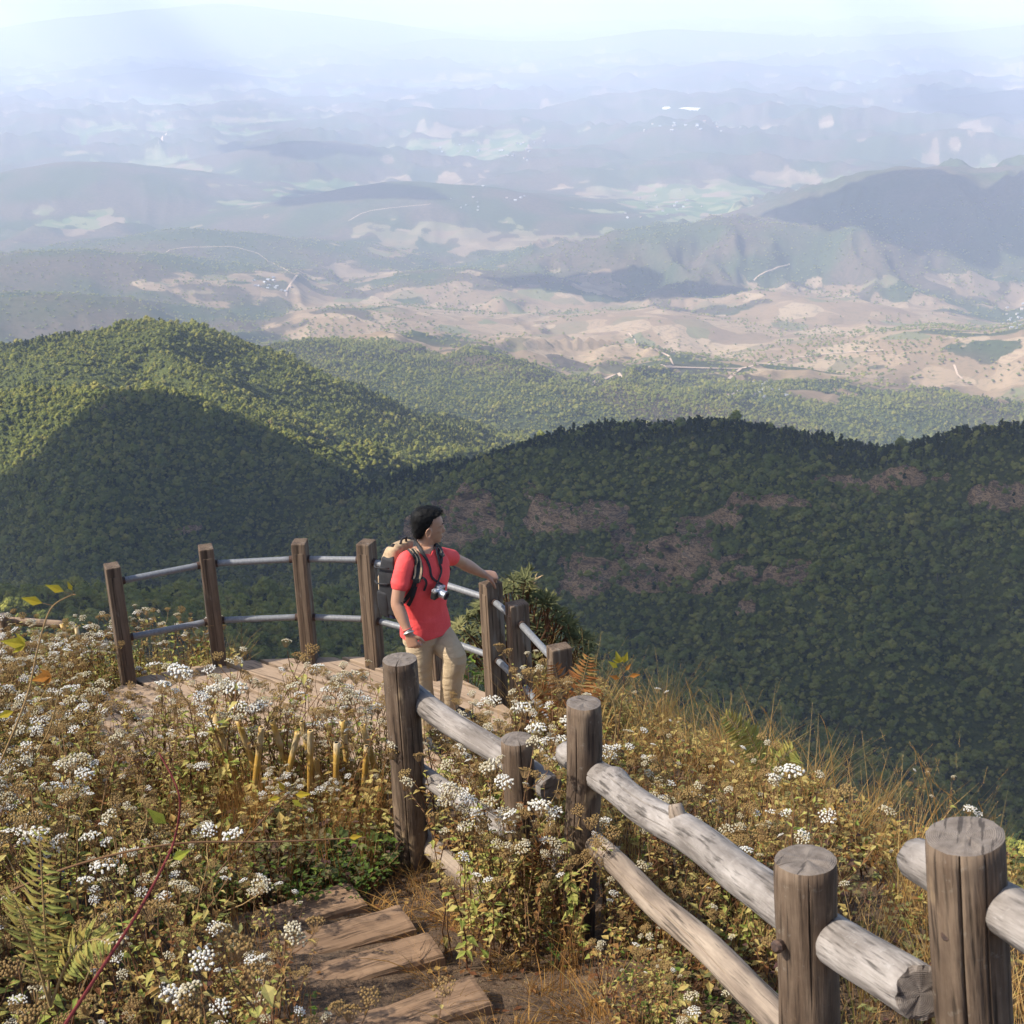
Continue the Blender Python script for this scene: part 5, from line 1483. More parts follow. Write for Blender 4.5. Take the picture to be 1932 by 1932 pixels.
class Raw:
    def __init__(s): s.V = []; s.F = []; s.M = []; s.T = []
    def face(s, pts, m, tone):
        st = len(s.V); s.V += [tuple(p) for p in pts]; s.F.append(tuple(range(st, st + len(pts)))); s.M.append(m); s.T += [tone] * len(pts)
    def leaf(s, p, d, nrm, L, W, m, tone, droop=.0):
        d = d.normalized(); sd = d.cross(nrm)
        sd = sd.normalized() if sd.length > 1e-6 else d.orthogonal().normalized(); n_ = sd.cross(d)
        mid = p + d * L * .45 - n_ * L * .04; tip = p + d * L - n_ * L * droop
        l1 = p + d * L * .38 + sd * W * .5 + n_ * W * .12; l2 = p + d * L * .38 - sd * W * .5 + n_ * W * .12
        st = len(s.V); s.V += [tuple(p), tuple(l1), tuple(tip), tuple(l2), tuple(mid)]; s.T += [tone, tone + .03, tone + .06, tone - .03, tone - .05]
        s.F += [(st, st + 4, st + 1), (st + 4, st + 2, st + 1), (st, st + 3, st + 4), (st + 4, st + 3, st + 2)]; s.M += [m] * 4
    def tube(s, pts, r0, r1, m, tone, n=4):
        mb = MB(); k = len(pts); mb.tube(pts, [r0 + (r1 - r0) * i / (k - 1) for i in range(k)], n, m, False)
        st = len(s.V); s.V += mb.V; s.F += [tuple(i + st for i in f) for f in mb.F]; s.M += mb.M; s.T += [tone] * len(mb.V)
    def blade(s, pts, w, m, tone):
        st = len(s.V); k = len(pts)
        for i, p in enumerate(pts):
            t = (Vector(pts[min(i + 1, k - 1)]) - Vector(pts[max(i - 1, 0)])).normalized(); sd = t.cross(Vector((.3, .9, .2))).normalized()
            ww = w * (1 - (i / (k - 1)) ** 2 * .92)
            s.V += [tuple(Vector(p) + sd * ww / 2), tuple(Vector(p) - sd * ww / 2)]; s.T += [tone + .15 * i / k] * 2
        for i in range(k - 1): s.F.append((st + 2 * i, st + 2 * i + 1, st + 2 * i + 3, st + 2 * i + 2)); s.M.append(m)
    def add(s, o, M4=None):
        st = len(s.V)
        s.V += [tuple(M4 @ Vector(v)) for v in o.V] if M4 is not None else o.V
        s.F += [tuple(i + st for i in f) for f in o.F]; s.M += o.M; s.T += o.T
    def mesh(s, name):
        used = sorted(set(s.M)); mp = {m: i for i, m in enumerate(used)}
        me = mesh_of(name, s.V, s.F, [PMATS[m] for m in used], False, [mp[m] for m in s.M])
        fattr(me, 'tone', s.T); return me

def floret(raw, p, up, r, tone, m=2):
    up = up.normalized(); a = up.orthogonal().normalized(); b = up.cross(a); st = len(raw.V)
    for (k, h, rr) in ((0, -.15, 1.0), (1, .5, .74)):
        for i in range(6):
            t = i * math.pi / 3 + k * .5
            raw.V.append(tuple(p + a * math.cos(t) * r * rr + b * math.sin(t) * r * rr + up * h * r)); raw.T.append(tone)
    raw.V.append(tuple(p + up * r * .85)); raw.T.append(tone + .05)
    raw.V.append(tuple(p - up * r * 1.5)); raw.T.append(.4)
    for i in range(6):
        j = (i + 1) % 6
        raw.F.append((st + i, st + j, st + 6 + j, st + 6 + i)); raw.M.append(m)
        raw.F.append((st + 6 + i, st + 6 + j, st + 12)); raw.M.append(m)
        raw.F.append((st + j, st + i, st + 13)); raw.M.append(3)
def head_raw(seed, kind):
    """flat-topped flower head at the origin facing +z; kind 0 white, 1 cream, 2 gone to seed"""
    r = random.Random(seed); raw = Raw(); n = r.randint(26, 40); Rr = r.uniform(.030, .046) * (1, .8, .72)[kind]
    for i in range(n):
        rad = Rr * math.sqrt((i + .5) / n) * r.uniform(.9, 1.1); a = i * 2.39996 + r.uniform(-.25, .25)
        h = .009 * (1 - (rad / Rr) ** 2) + r.uniform(-.004, .004)
        p = Vector((math.cos(a) * rad, math.sin(a) * rad, h)); up = Vector((math.cos(a) * rad * 14, math.sin(a) * rad * 14, 1))
        edge = rad / Rr
        if kind == 0: tone = r.uniform(.55, 1) - .35 * (edge > .85) * r.random()
        elif kind == 1: tone = r.uniform(-.1, .4)
        else: tone = 0
        floret(raw, p, up, r.uniform(.0036, .0056) * (1, .9, .8)[kind], tone, 2 if kind < 2 else 3)
        if i % 2 == 0: raw.tube([p * .9 - Vector((0, 0, .008)), (p.x * .25, p.y * .25, -.035)], .0008, .0010, 0, .7, 3)
    return raw
HEADS = [head_raw(500 + i, k) for i, k in enumerate((0, 0, 0, 0, 1, 1, 2, 2))]
HEAD_ME = [h.mesh('flower_head') for h in HEADS]

def plant_kind(seed, h, nst, leafd, white=.5, leaf_tone=(.05, .75)):
    """returns stem Raw, leaf Raw, list of (head index, matrix)"""
    r = random.Random(seed); stem = Raw(); lv = Raw(); heads = []
    for s in range(nst):
        a = r.uniform(0, 6.28); lean = r.uniform(.04, .26); hh = h * r.uniform(.72, 1.05)
        pts = []; k = 6; cx = r.uniform(-.05, .05); cy_ = r.uniform(-.05, .05)
        for i in range(k):
            t = i / (k - 1)
            pts.append(Vector((cx + math.cos(a) * lean * hh * t * t + r.uniform(-.012, .012), cy_ + math.sin(a) * lean * hh * t * t + r.uniform(-.012, .012), hh * .86 * t)))
        stem.tube(pts, .0032, .0016, 0, r.uniform(0, .7))
        for i in range(int(leafd * 7)):
            t = r.uniform(.12, .98); q = pts[min(int(t * (k - 1)), k - 2)].lerp(pts[min(int(t * (k - 1)) + 1, k - 1)], t * (k - 1) % 1)
            d = Vector((r.gauss(0, 1), r.gauss(0, 1), r.uniform(-.5, .5)))
            L = r.uniform(.018, .05) * (1.15 - .4 * t)
            lv.leaf(q, d, Vector((0, 0, 1)), L, L * r.uniform(.4, .62), 1, r.uniform(*leaf_tone), r.uniform(0, .45))
        top = pts[-1]; nb = r.randint(1, 2)
        for j in range(nb):
            aa = r.uniform(0, 6.28); sp = r.uniform(.02, .085); e = top + Vector((math.cos(aa) * sp, math.sin(aa) * sp, r.uniform(.03, .13) * h))
            b0 = pts[-2].lerp(top, r.uniform(.1, 1))
            stem.tube([b0, b0.lerp(e, .5) + Vector((math.cos(aa) * .01, math.sin(aa) * .01, 0)), e], .0016, .0011, 0, r.uniform(.2, .8), 3)
            for q in range(2):
                d = Vector((r.gauss(0, 1), r.gauss(0, 1), .3)); lv.leaf(b0.lerp(e, r.random()), d, Vector((0, 0, 1)), r.uniform(.014, .03), r.uniform(.007, .014), 1, r.uniform(.2, .8), .2)
            x = r.random() * 1.3; ki = r.choice((0, 1, 2, 3)) if x < white else (r.choice((4, 5)) if x < white + .28 else r.choice((6, 7)))
            Mh = Matrix.Translation(e + Vector((0, 0, .03))) @ Matrix.Rotation(r.uniform(-.45, .45), 4, 'X') @ Matrix.Rotation(r.uniform(-.45, .45), 4, 'Y') @ Matrix.Scale(r.uniform(.5, 1.05), 4)
            heads.append((ki, Mh))
    return stem, lv, heads
KINDS = [plant_kind(900 + i, h, n, d, w, t) for i, (h, n, d, w, t) in enumerate([
    (.62, 3, 3.0, .34, (.1, .85)), (.70, 3, 2.6, .30, (.0, .6)), (.55, 2, 3.2, .36, (.3, 1.0)), (.80, 3, 2.4, .26, (.0, .6)), (.66, 4, 2.2, .15, (.0, .5)), (.48, 2, 3.4, .4, (.4, 1.0)), (.75, 3, 2.8, .45, (.1, .8)), (.90, 4, 2.6, .30, (.0, .7))])]
KIND_H = [.62, .70, .55, .80, .66, .48, .75, .90]
stem_me = [k[0].mesh('stems') for k in KINDS]; leaf_me = [k[1].mesh('leaves') for k in KINDS]
flower_coll = bpy.data.collections.new('flower_kinds')
for i, (s, l, hs) in enumerate(KINDS):
    w = Raw(); w.add(s); w.add(l)
    for ki, Mh in hs: w.add(HEADS[ki], Mh)
    o = bpy.data.objects.new('flower_kind_%d' % i, w.mesh('flower_kind')); flower_coll.objects.link(o)
fl_ng = scatter_group(flower_coll)

def in_deck(x, y, grow=0.0):
    c = np.zeros(np.shape(x), bool); P_ = [(p.x, p.y) for p in poly]; j = len(P_) - 1
    cx = sum(p[0] for p in P_) / len(P_); cy_ = sum(p[1] for p in P_) / len(P_)
    P_ = [(cx + (a - cx) * (1 + grow), cy_ + (b - cy_) * (1 + grow)) for a, b in P_]
    for i in range(len(P_)):
        (xi, yi), (xj, yj) = P_[i], P_[j]
        c ^= ((yi > y) != (yj > y)) & (x < (xj - xi) * (y - yi) / (yj - yi + 1e-12) + xi); j = i
    return c
FX = [FENCE[k][1] for k in 'abcde']
fy_ = [p.y for p in FX][::-1]; fx_ = [p.x for p in FX][::-1]
def fence_x(y): return np.interp(y, [-2] + fy_ + [7.2, 9], [1.8] + fx_ + [-.62, -.3])
def pick(n, x0, x1, y0, y1, cond, hr):
    x = rng.uniform(x0, x1, n); y = rng.uniform(y0, y1, n); m = cond(x, y); x, y = x[m], y[m]
    return np.stack([x, y, rng.uniform(hr[0], hr[1], len(x))], 1)
zones = []
pf = lambda x, y: vnoise(x / .35, y / .35, 700) > .22
zones.append(pick(1150, -4.6, 0, 2.7, 7.5, lambda x, y: (x < path_x(y) - .20 - .10 * vnoise(y / .3, y * 0, 3)) & pf(x, y) & ~((y > 6.2) & (x > -2.2)), (.5, .95)))
zones.append(pick(230, -2.4, -.62, 6.35, 7.75, lambda x, y: (x < fence_x(y) - .12) & pf(x, y), (.5, .84)))
zones.append(pick(520, -4.8, -2.3, 7.3, 10.7, lambda x, y: ~in_deck(x, y, .03), (.5, .85)))
zones.append(pick(80, -2.4, -.8, 6.9, 7.75, lambda x, y: np.hypot((x + 1.62) / .55, (y - 7.3) / .40) < 1, (.7, 1.12)))
zones.append(pick(250, -.6, 1.2, 4.6, 8.2, lambda x, y: (x > fence_x(y) + .06) & (x < fence_x(y) + .95) & ~in_deck(x, y, .02) & ~((x < .12) & (y > 7.65)), (.5, .92)))
zones.append(pick(45, 0, 3.2, 2.2, 9.0, lambda x, y: (x > fence_x(y) + .35) & (edge_dist(x, y) < .3) & ~in_deck(x, y, .05), (.35, .6)))
zones.append(pick(150, -.6, 1.1, 2.5, 5.8, lambda x, y: (x > fence_x(y) - .16) & (x < fence_x(y) + .10), (.3, .55)))
zones.append(pick(24, -.26, .24, 4.95, 5.45, lambda x, y: x > -.9, (.55, .9)))
FP = np.concatenate(zones)
sl = (FP[:, 0] / FP[:, 1] > -.33) & (FP[:, 0] / FP[:, 1] < -.215) & (FP[:, 1] > 4.6) & (FP[:, 1] < 7.6)
FP = FP[~(sl & (rng.random(len(FP)) < .72))]
FP = FP[~((FP[:, 1] < 4.3) & (FP[:, 0] < 0) & (rng.random(len(FP)) < .35))]
nF = len(FP)
bm_ = (FP[:, 1] > 5.6) & (FP[:, 1] < 6.95) & (FP[:, 0] / FP[:, 1] > -.24) & (FP[:, 0] / FP[:, 1] < -.10) & (FP[:, 0] < fence_x(FP[:, 1]))
FP[:, 2] = np.where(bm_, np.minimum(FP[:, 2], .30 + .16 * rng.random(nF)), FP[:, 2])
b2_ = (FP[:, 1] > 3.8) & (FP[:, 1] <= 5.6) & (FP[:, 0] / FP[:, 1] > -.26) & (FP[:, 0] / FP[:, 1] < -.10)
FP[:, 2] = np.where(b2_, np.minimum(FP[:, 2], .42 + .2 * rng.random(nF)), FP[:, 2])
gzF = ground_h(FP[:, 0], FP[:, 1])
FPos = np.stack([FP[:, 0], FP[:, 1], gzF], 1)
kF = rng.integers(0, len(KINDS), nF)
sclF = FP[:, 2] / np.array(KIND_H)[kF]
rotF = np.stack([rng.normal(0, .10, nF), rng.normal(0, .10, nF), rng.uniform(0, 6.28, nF)], 1)
topP = FPos + np.stack([np.zeros(nF), np.zeros(nF), FP[:, 2] * .9], 1)
uvF = project(topP); dF = np.linalg.norm(topP, axis=1)
seen = (uvF[:, 0] > 0) & (uvF[:, 0] < 1932) & (uvF[:, 1] > 0) & (uvF[:, 1] < 1925) & (FP[:, 1] > 0)
appF = np.where(seen, FP[:, 2] / dF, 0)
ownF = np.zeros(nF, bool); ownF[np.argsort(-appF)[:300]] = True
scatter('wildflowers', FPos[~ownF], kF[~ownF], rotF[~ownF], np.repeat(sclF[~ownF][:, None], 3, 1), fl_ng, 'dense mass of white wildflowers on the slope', 'flowers')['kind'] = 'stuff'
desc = ['bushy', 'reddish-leaved', 'low leafy', 'tall sparse', 'dry many-stemmed', 'short green', 'full-headed', 'tall many-headed']
for i in np.nonzero(ownF)[0]:
    k = int(kF[i]); t = empty('flowering_plant', FPos[i]); t.rotation_euler = rotF[i]; t.scale = (sclF[i],) * 3
    obj('stems', stem_me[k], t); obj('leaves', leaf_me[k], t)
    for ki, Mh in KINDS[k][2]:
        o = obj('flower_head', HEAD_ME[ki], t); o.matrix_local = Mh
    u, v = uvF[i]
    if u < 420: wh = 'at the lower left' if v > 1680 else 'on the left bank'
    elif u < 760: wh = 'beside the timber steps' if v > 1600 else 'round the bamboo pickets'
    elif u < 1150: wh = 'between the log fence posts'
    else: wh = 'behind the log fence'
    tag(t, '%s white-flowered plant %s' % (desc[k], wh), 'plant', 'white wildflowers of the slope')

# ---------------------------------------------------------------- dry grass and low leaves (uncountable)
def grass_tuft(seed, n, h, lean, wide, seedhead=.3, tone=(.1, .95)):
    r = random.Random(seed); w = Raw()
    for i in range(n):
        a = r.uniform(0, 6.28); L = h * r.uniform(.45, 1.1); b0 = Vector((r.gauss(0, .035), r.gauss(0, .035), -.02))
        ln = r.uniform(.1, 1) * lean; dx, dy = math.cos(a) * ln + .10, math.sin(a) * ln
        pts = [b0 + Vector((dx * L * t ** 1.8, dy * L * t ** 1.8, L * t * (1 - .28 * ln * t))) for t in (0, .25, .5, .75, 1)]
        tn = r.uniform(*tone); w.blade(pts, wide * r.uniform(.6, 1.2), 4, tn)
        if r.random() < seedhead:
            tip = pts[-1]; d = (pts[-1] - pts[-2]).normalized()
            for q in range(7):
                p = tip - d * .012 * q; sd = Vector((r.gauss(0, 1), r.gauss(0, 1), .6)).normalized(); w.leaf(p, d + sd * .45, sd, .016, .003, 4, .7 + r.uniform(-.2, .2))
    return w
def low_leaves(seed, n, h, m, size, spread=.12):
    r = random.Random(seed); w = Raw()
    for s in range(5):
        a = r.uniform(0, 6.28); pts = [Vector((0, 0, 0)), Vector((math.cos(a) * spread * .5, math.sin(a) * spread * .5, h * .55)), Vector((math.cos(a) * spread, math.sin(a) * spread, h * r.uniform(.7, 1)))]
        w.tube(pts, .0024, .001, 0, r.uniform(0, .5), 3)
        for i in range(n // 5):
            t = r.uniform(.15, 1); q = pts[0].lerp(pts[1], t * 2) if t < .5 else pts[1].lerp(pts[2], t * 2 - 1)
            d = Vector((r.gauss(0, 1), r.gauss(0, 1), r.uniform(-.2, .5))); L = size * r.uniform(.6, 1.3)
            w.leaf(q + d.normalized() * .012, d, Vector((0, 0, 1)), L, L * r.uniform(.55, .8), m, r.uniform(0, 1), .15)
    return w
cover = bpy.data.collections.new('cover_kinds')
CK = [grass_tuft(1, 26, .55, .5, .0042, .25), grass_tuft(2, 22, .75, .45, .004, .5), grass_tuft(3, 30, .32, .9, .004, 0), grass_tuft(4, 30, .16, 1.6, .0035, 0, (.0, .6)),
      low_leaves(5, 40, .26, 6, .034), low_leaves(6, 46, .20, 5, .030), low_leaves(7, 36, .34, 1, .036), grass_tuft(8, 14, .5, .25, .0036, 0, (-.1, .2))]
for i, w in enumerate(CK):
    cover.objects.link(bpy.data.objects.new('cover_kind_%d' % i, w.mesh('cover_kind')))
cv_ng = scatter_group(cover)
def cover_zone(n, x0, x1, y0, y1, cond, kinds, sc=(.8, 1.2)):
    x = rng.uniform(x0, x1, n); y = rng.uniform(y0, y1, n); m = cond(x, y) & ~in_deck(x, y, .0); x, y = x[m], y[m]
    return x, y, rng.choice(kinds, len(x)), rng.uniform(sc[0], sc[1], len(x))
cz = [cover_zone(2200, .0, 4.4, 1.8, 10.6, lambda x, y: (x > fence_x(y) + .15) & (edge_dist(x, y) < 1.3), [0, 1, 2, 4, 4, 4, 6, 6, 6, 7], (.7, 1.15)),
      cover_zone(1100, -4.8, 0, 2.4, 8.6, lambda x, y: x < path_x(y) - .25, [2, 4, 5, 6, 6, 7, 7], (.7, 1.2)),
      cover_zone(700, -5.5, -2.2, 7.5, 11.4, lambda x, y: edge_dist(x, y) < .5, [6, 7, 7, 7, 0, 4], (.8, 1.3)),
      cover_zone(420, -2.4, -.6, 6.2, 7.9, lambda x, y: x < fence_x(y) - .15, [5, 6, 7, 7, 7], (.8, 1.4)),
      cover_zone(150, -1.5, -.62, 5.75, 6.7, lambda x, y: (x < fence_x(y) - .10), [5, 5, 4, 7], (.8, 1.3)),
      cover_zone(620, -.7, 1.3, 2.4, 6.8, lambda x, y: np.abs(x - fence_x(y) - .12) < .34, [3, 3, 2, 7, 6, 5, 4], (.6, 1.0)),
      cover_zone(160, -1.2, .6, 3.0, 5.8, lambda x, y: (x > path_x(y) + .28) & (x < fence_x(y) + .05), [3], (.6, 1.2))]
x, y, kk, ss = (np.concatenate(a) for a in zip(*cz))
zc = ground_h(x, y); nC = len(x)
scatter('undergrowth', np.stack([x, y, zc], 1), kk, np.stack([rng.normal(0, .12, nC), rng.normal(0, .12, nC), rng.uniform(0, 6.28, nC)], 1), np.repeat(ss[:, None], 3, 1), cv_ng,
        'tangle of dry grass, stems and small leaves', 'undergrowth')
# straw and leaf litter on the trodden earth
w = Raw(); r = random.Random(77)
for i in range(5200):
    y_ = r.uniform(2.8, 6.6); x_ = r.uniform(-1.6, 1.0)
    if x_ > fence_x(y_) + .3 or x_ < path_x(y_) - .75: continue
    near = abs(x_ - path_x(y_)) < .33
    if near and r.random() < .72: continue
    p = Vector((x_, y_, gh(x_, y_) + .006 + r.random() * .012)); d = Vector((r.gauss(0, 1), r.gauss(0, 1), r.uniform(-.25, .1))).normalized(); L = r.uniform(.03, .16)
    if r.random() < .8: w.blade([p, p + d * L * .5 + Vector((0, 0, .006)), p + d * L + Vector((r.uniform(-.02, .02), 0, 0))], .0026, 4, r.uniform(0, .9))
    else: w.leaf(p + Vector((0, 0, .006)), d, Vector((r.uniform(-.4, .4), r.uniform(-.4, .4), 1)), r.uniform(.02, .05), r.uniform(.012, .025), 1, r.uniform(-.05, .35))
lo_ = obj('litter', w.mesh('litter')); tag(lo_, 'dry straw and fallen leaves on the trodden earth', 'litter', kind='stuff')
print('PLANTS', nF, nC)
# ================================================================ SINGLE PLANTS WITH A SHAPE OF THEIR OWN
GLOSSY = leafy('rhododendron_leaf', [(0, (.085, .09, .045)), (.4, (.145, .148, .065)), (.75, (.22, .205, .09)), (.92, (.28, .24, .11)), (1, (.45, .32, .18))], .15)
YLEAF = leafy('yellow_leaf', [(0, (.32, .13, .035)), (.3, (.42, .20, .04)), (.55, (.40, .30, .035)), (.8, (.34, .33, .05)), (1, (.25, .30, .05))], .4, var=False)
FERN_O = leafy('rusty_fern', [(0, (.22, .085, .03)), (.5, (.34, .15, .055)), (1, (.36, .24, .08))], .3, var=False)
FERN_Y = leafy('yellow_fern', [(0, (.30, .22, .06)), (.5, (.36, .31, .09)), (1, (.28, .30, .08))], .3, var=False)
PMATS += [GLOSSY, YLEAF, FERN_O, FERN_Y]      # 7, 8, 9, 10

# ---- rhododendron behind the railing
rb = at_y(1000, 1325, 11.3); rb.z = gh(rb.x, rb.y)
rh = empty('rhododendron_bush', rb); tag(rh, 'dark green rhododendron bush with leaf rosettes behind the railing', 'bush')
r = random.Random(5); br = Raw(); lf_ = Raw()
cen = at_y(992, 1215, 11.3) - rb
tips = []
outl = [(905, 1140), (940, 1100), (985, 1085), (1000, 1110), (1040, 1130), (1075, 1170), (1110, 1205), (1120, 1250), (1085, 1300), (1030, 1310), (960, 1300), (900, 1280), (870, 1220), (865, 1180)]
for i in range(210):
    u0, v0 = outl[r.randrange(len(outl))]; u1, v1 = outl[r.randrange(len(outl))]; t = r.random()
    u = u0 + (u1 - u0) * t; v = v0 + (v1 - v0) * t; dy = r.uniform(-.55, .55) * (1 - .35 * abs(u - 990) / 130)
    tips.append(at_y(u, v, 11.3 + dy) - rb)
tips.append(at_y(998, 1078, 11.25) - rb); tips.append(at_y(1118, 1208, 11.2) - rb)
for tp in tips:
    mid = Vector((tp.x * .35, tp.y * .35, tp.z * .35)) + Vector((r.uniform(-.12, .12), r.uniform(-.12, .12), r.uniform(.0, .12)))
    k1 = mid.lerp(tp, .5) + Vector((r.uniform(-.05, .05), r.uniform(-.05, .05), r.uniform(-.04, .05)))
    br.tube([Vector((r.uniform(-.1, .1), r.uniform(-.1, .1), -.1)), mid, k1, tp], .012, .0045, 0, .2, 5)
    up = (tp - (cen - Vector((0, 0, .5)))).normalized() + Vector((0, 0, .7)); up.normalize(); a = up.orthogonal().normalized(); b = up.cross(a)
    tn = r.uniform(0, .85) if r.random() > .02 else 1.0
    for q in range(r.randint(9, 13)):
        t = q * 2.4 + r.uniform(-.2, .2); el = r.uniform(-.1, .85); d = (a * math.cos(t) + b * math.sin(t)) * math.cos(el) + up * math.sin(el)
        L = r.uniform(.075, .12); lf_.leaf(tp - up * r.uniform(0, .03), d, up, L, L * .27, 7, tn + r.uniform(-.15, .15), r.uniform(-.05, .2))
obj('branches', br.mesh('branches'), rh); o = obj('foliage', lf_.mesh('foliage'), rh); o['kind'] = 'stuff'

# ---- bright green broad-leaved clump on the deck edge behind the man
cp = at_y(880, 1285, 10.6); w = Raw(); r = random.Random(8); cp.z -= .25
for i in range(70):
    p = Vector((r.uniform(-.22, .24), r.uniform(-.15, .15), r.uniform(.05, .42))); d = Vector((r.gauss(0, 1), r.gauss(0, 1), r.uniform(0, 1)))
    L = r.uniform(.06, .11); w.leaf(p, d, Vector((0, 0, 1)), L, L * .35, 5, r.uniform(.3, 1), .1)
for i in range(9): w.tube([Vector((0, 0, -.3)), Vector((r.uniform(-.2, .2), r.uniform(-.12, .12), .35))], .006, .003, 0, .3, 4)
o = obj('green_shrub', w.mesh('green_shrub'), None, cp); tag(o, 'fresh green broad-leaved shrub behind the trouser leg of the man', 'shrub')

# ---- ferns
def fern(name, base, fronds, m, label, pinna=.09):
    t = empty(name, base); r = random.Random(len(label)); tag(t, label, 'fern')
    for (tip, bow) in fronds:
        w = Raw(); tp = Vector(tip) - Vector(base); n = 26; pts = []
        for i in range(n + 1):
            s = i / n; pts.append(tp * s + Vector((0, 0, bow * math.sin(math.pi * s * .9))))
        w.tube(pts, .004, .001, 0, .8, 4)
        for i in range(5, n):
            s = i / n; d = (pts[i + 1] - pts[i]).normalized(); sd = d.cross(Vector((0, -.6, .8))).normalized(); nn = sd.cross(d)
            L = pinna * math.sin(math.pi * min(1, (s - .12) * 1.05)) ** .7 * (1.12 - .5 * s)
            for sg in (-1, 1):
                dirp = (sd * sg + d * .45 - Vector((0, 0, .18))).normalized()
                w.leaf(pts[i] + d * r.uniform(-.004, .004), dirp + Vector((r.uniform(-.15, .15), 0, r.uniform(-.2, .1))), nn + Vector((r.uniform(-.4, .4), 0, 0)), L * r.uniform(.75, 1.1) + .008, .009 + L * .1, m, r.uniform(0, 1), r.uniform(0, .3))
        obj('frond', w.mesh('frond'), t)
    return t
B = at_y(1075, 1395, 7.6)
fern('bracken_fern', B, [(at_y(1010, 1300, 7.6), .06), (at_y(1045, 1255, 7.55), .03), (at_y(1112, 1236, 7.6), .02), (at_y(1128, 1300, 7.7), .05), (at_y(1030, 1350, 7.4), .06), (at_y(1090, 1330, 7.3), .08)], 9, 'rusty orange bracken fern beside the last railing post', .12)
B = at_y(1450, 1480, 6.0)
fern('bracken_fern', B, [(at_y(1365, 1352, 6.0), .05), (at_y(1400, 1370, 5.95), .04), (at_y(1500, 1420, 6.05), .05)], 10, 'yellow fern bending out of the dry grass on the right slope', .10)
B = at_y(95, 1900, 2.9)
fern('bracken_fern', B, [(at_y(75, 1570, 2.75), .02), (at_y(215, 1800, 2.8), .09), (at_y(20, 1690, 2.7), .05)], 10, 'blurred yellow fern fronds close to the lens at the lower left', .07)
B = at_y(1000, 1700, 5.4)
fern('bracken_fern', B, [(at_y(1040, 1585, 5.3), .08), (at_y(1010, 1630, 5.25), .08), (at_y(960, 1640, 5.2), .05)], 9, 'brown fern hanging between the two middle fence posts', .07)

# ---- twigs and vines with single large leaves
def twig(name, pts, r0, r1, tone, label, leaves, cat='stem', mat=0, lsize=.05):
    base = Vector(pts[0]); t = empty(name, base); tag(t, label, cat)
    P = catmull([Vector(p) - base for p in pts], 6); w = Raw(); w.tube(P, r0, r1, mat, tone, 7); obj('stem', w.mesh('stem'), t)
    rr = random.Random(len(label))
    for (f, tone_l, L, dx, dz) in leaves:
        q = P[int(f * (len(P) - 1))]; lw = Raw(); d = Vector((dx, -.15, dz))
        lw.tube([q, q + d.normalized() * L * .5], .0012, .001, 0, .6, 4)
        q2 = q + d.normalized() * L * .5
        for (ang, s) in ((0, 1.0), (.75, .62), (-.75, .62)) if L > .07 else ((0, 1.0),):
            d2 = Matrix.Rotation(ang, 3, Vector((0, -1, .3)).normalized()) @ d
            lw.leaf(q2, d2, Vector((rr.uniform(-.3, .3), -1, .6)), L * s, L * .45 * s, 8, tone_l, .12)
        obj('leaf', lw.mesh('leaf'), t)
    return t
RSTEM = leafy('crimson_stem', [(0, (.13, .03, .032)), (1, (.18, .045, .042))], 0); PMATS.append(RSTEM)      # 11
twig('red_stem', [at_y(105, 1960, 2.7), at_y(190, 1830, 2.75), at_y(255, 1730, 2.8), at_y(305, 1640, 2.85), at_y(330, 1580, 2.9), at_y(338, 1500, 2.9), at_y(300, 1420, 2.95)], .0046, .0018, .5, 'crimson stem rising from the lower left corner', [(.55, .9, .05, .6, .4), (.72, .85, .06, -.5, .6)], 'stem', 11)
twig('brown_twig', [at_y(0, 1690, 3.6), at_y(150, 1630, 3.65), at_y(330, 1592, 3.7), at_y(520, 1588, 3.75), at_y(690, 1580, 3.8)], .0042, .002, .4, 'long brown twig lying level across the flowers at left', [(.95, .5, .04, .8, .2)])
twig('brown_twig', [at_y(365, 1700, 4.6), at_y(450, 1600, 4.65), at_y(520, 1520, 4.7), at_y(545, 1498, 4.72)], .0032, .002, .3, 'thin brown twig with yellow leaves reaching up below the bamboo pickets', [(.99, .55, .06, .6, .1), (.97, .5, .05, -.2, .5), (.9, .6, .045, -.8, -.1), (.93, .75, .05, .6, -.4)])
twig('yellow_vine', [at_y(0, 1440, 4.2), at_y(30, 1370, 4.2), at_y(55, 1300, 4.25), at_y(72, 1220, 4.3), at_y(95, 1150, 4.35), at_y(130, 1125, 4.4), at_y(143, 1122, 4.4)], .0042, .0018, .8, 'arching vine with large yellow-green leaves at the left edge',
     [(.92, .62, .062, -.9, .45), (.97, .6, .035, -.2, .7), (.7, .6, .068, -.9, .35), (.50, .65, .078, -.9, .25), (.25, .6, .06, -.7, -.2)])
twig('yellow_vine', [at_y(70, 1420, 5.2), at_y(95, 1370, 5.2), at_y(112, 1300, 5.2), at_y(120, 1262, 5.2)], .0035, .0015, .7, 'thin vine with one orange leaf in front of the brown stems at left', [(.9, .12, .085, -.8, -.1)])
twig('brown_twig', [at_y(1165, 1400, 7.0), at_y(1172, 1330, 7.0), at_y(1178, 1290, 7.0), at_y(1172, 1258, 7.0)], .003, .0015, .3, 'upright sprig with yellow leaf tips standing on the brow right of the rusty fern', [(.99, .65, .075, -.3, 1), (.97, .6, .07, .3, 1), (.93, .7, .065, -.8, .7), (.8, .08, .06, .8, .2), (.75, .05, .06, -.6, .3), (.85, .1, .05, .5, .8)])
twig('brown_twig', [at_y(1125, 1500, 6.6), at_y(1160, 1400, 6.6), at_y(1150, 1310, 6.6), at_y(1085, 1292, 6.6)], .0042, .002, .9, 'bent tan stalk folded over beside the short middle fence post', [])
r = random.Random(33)
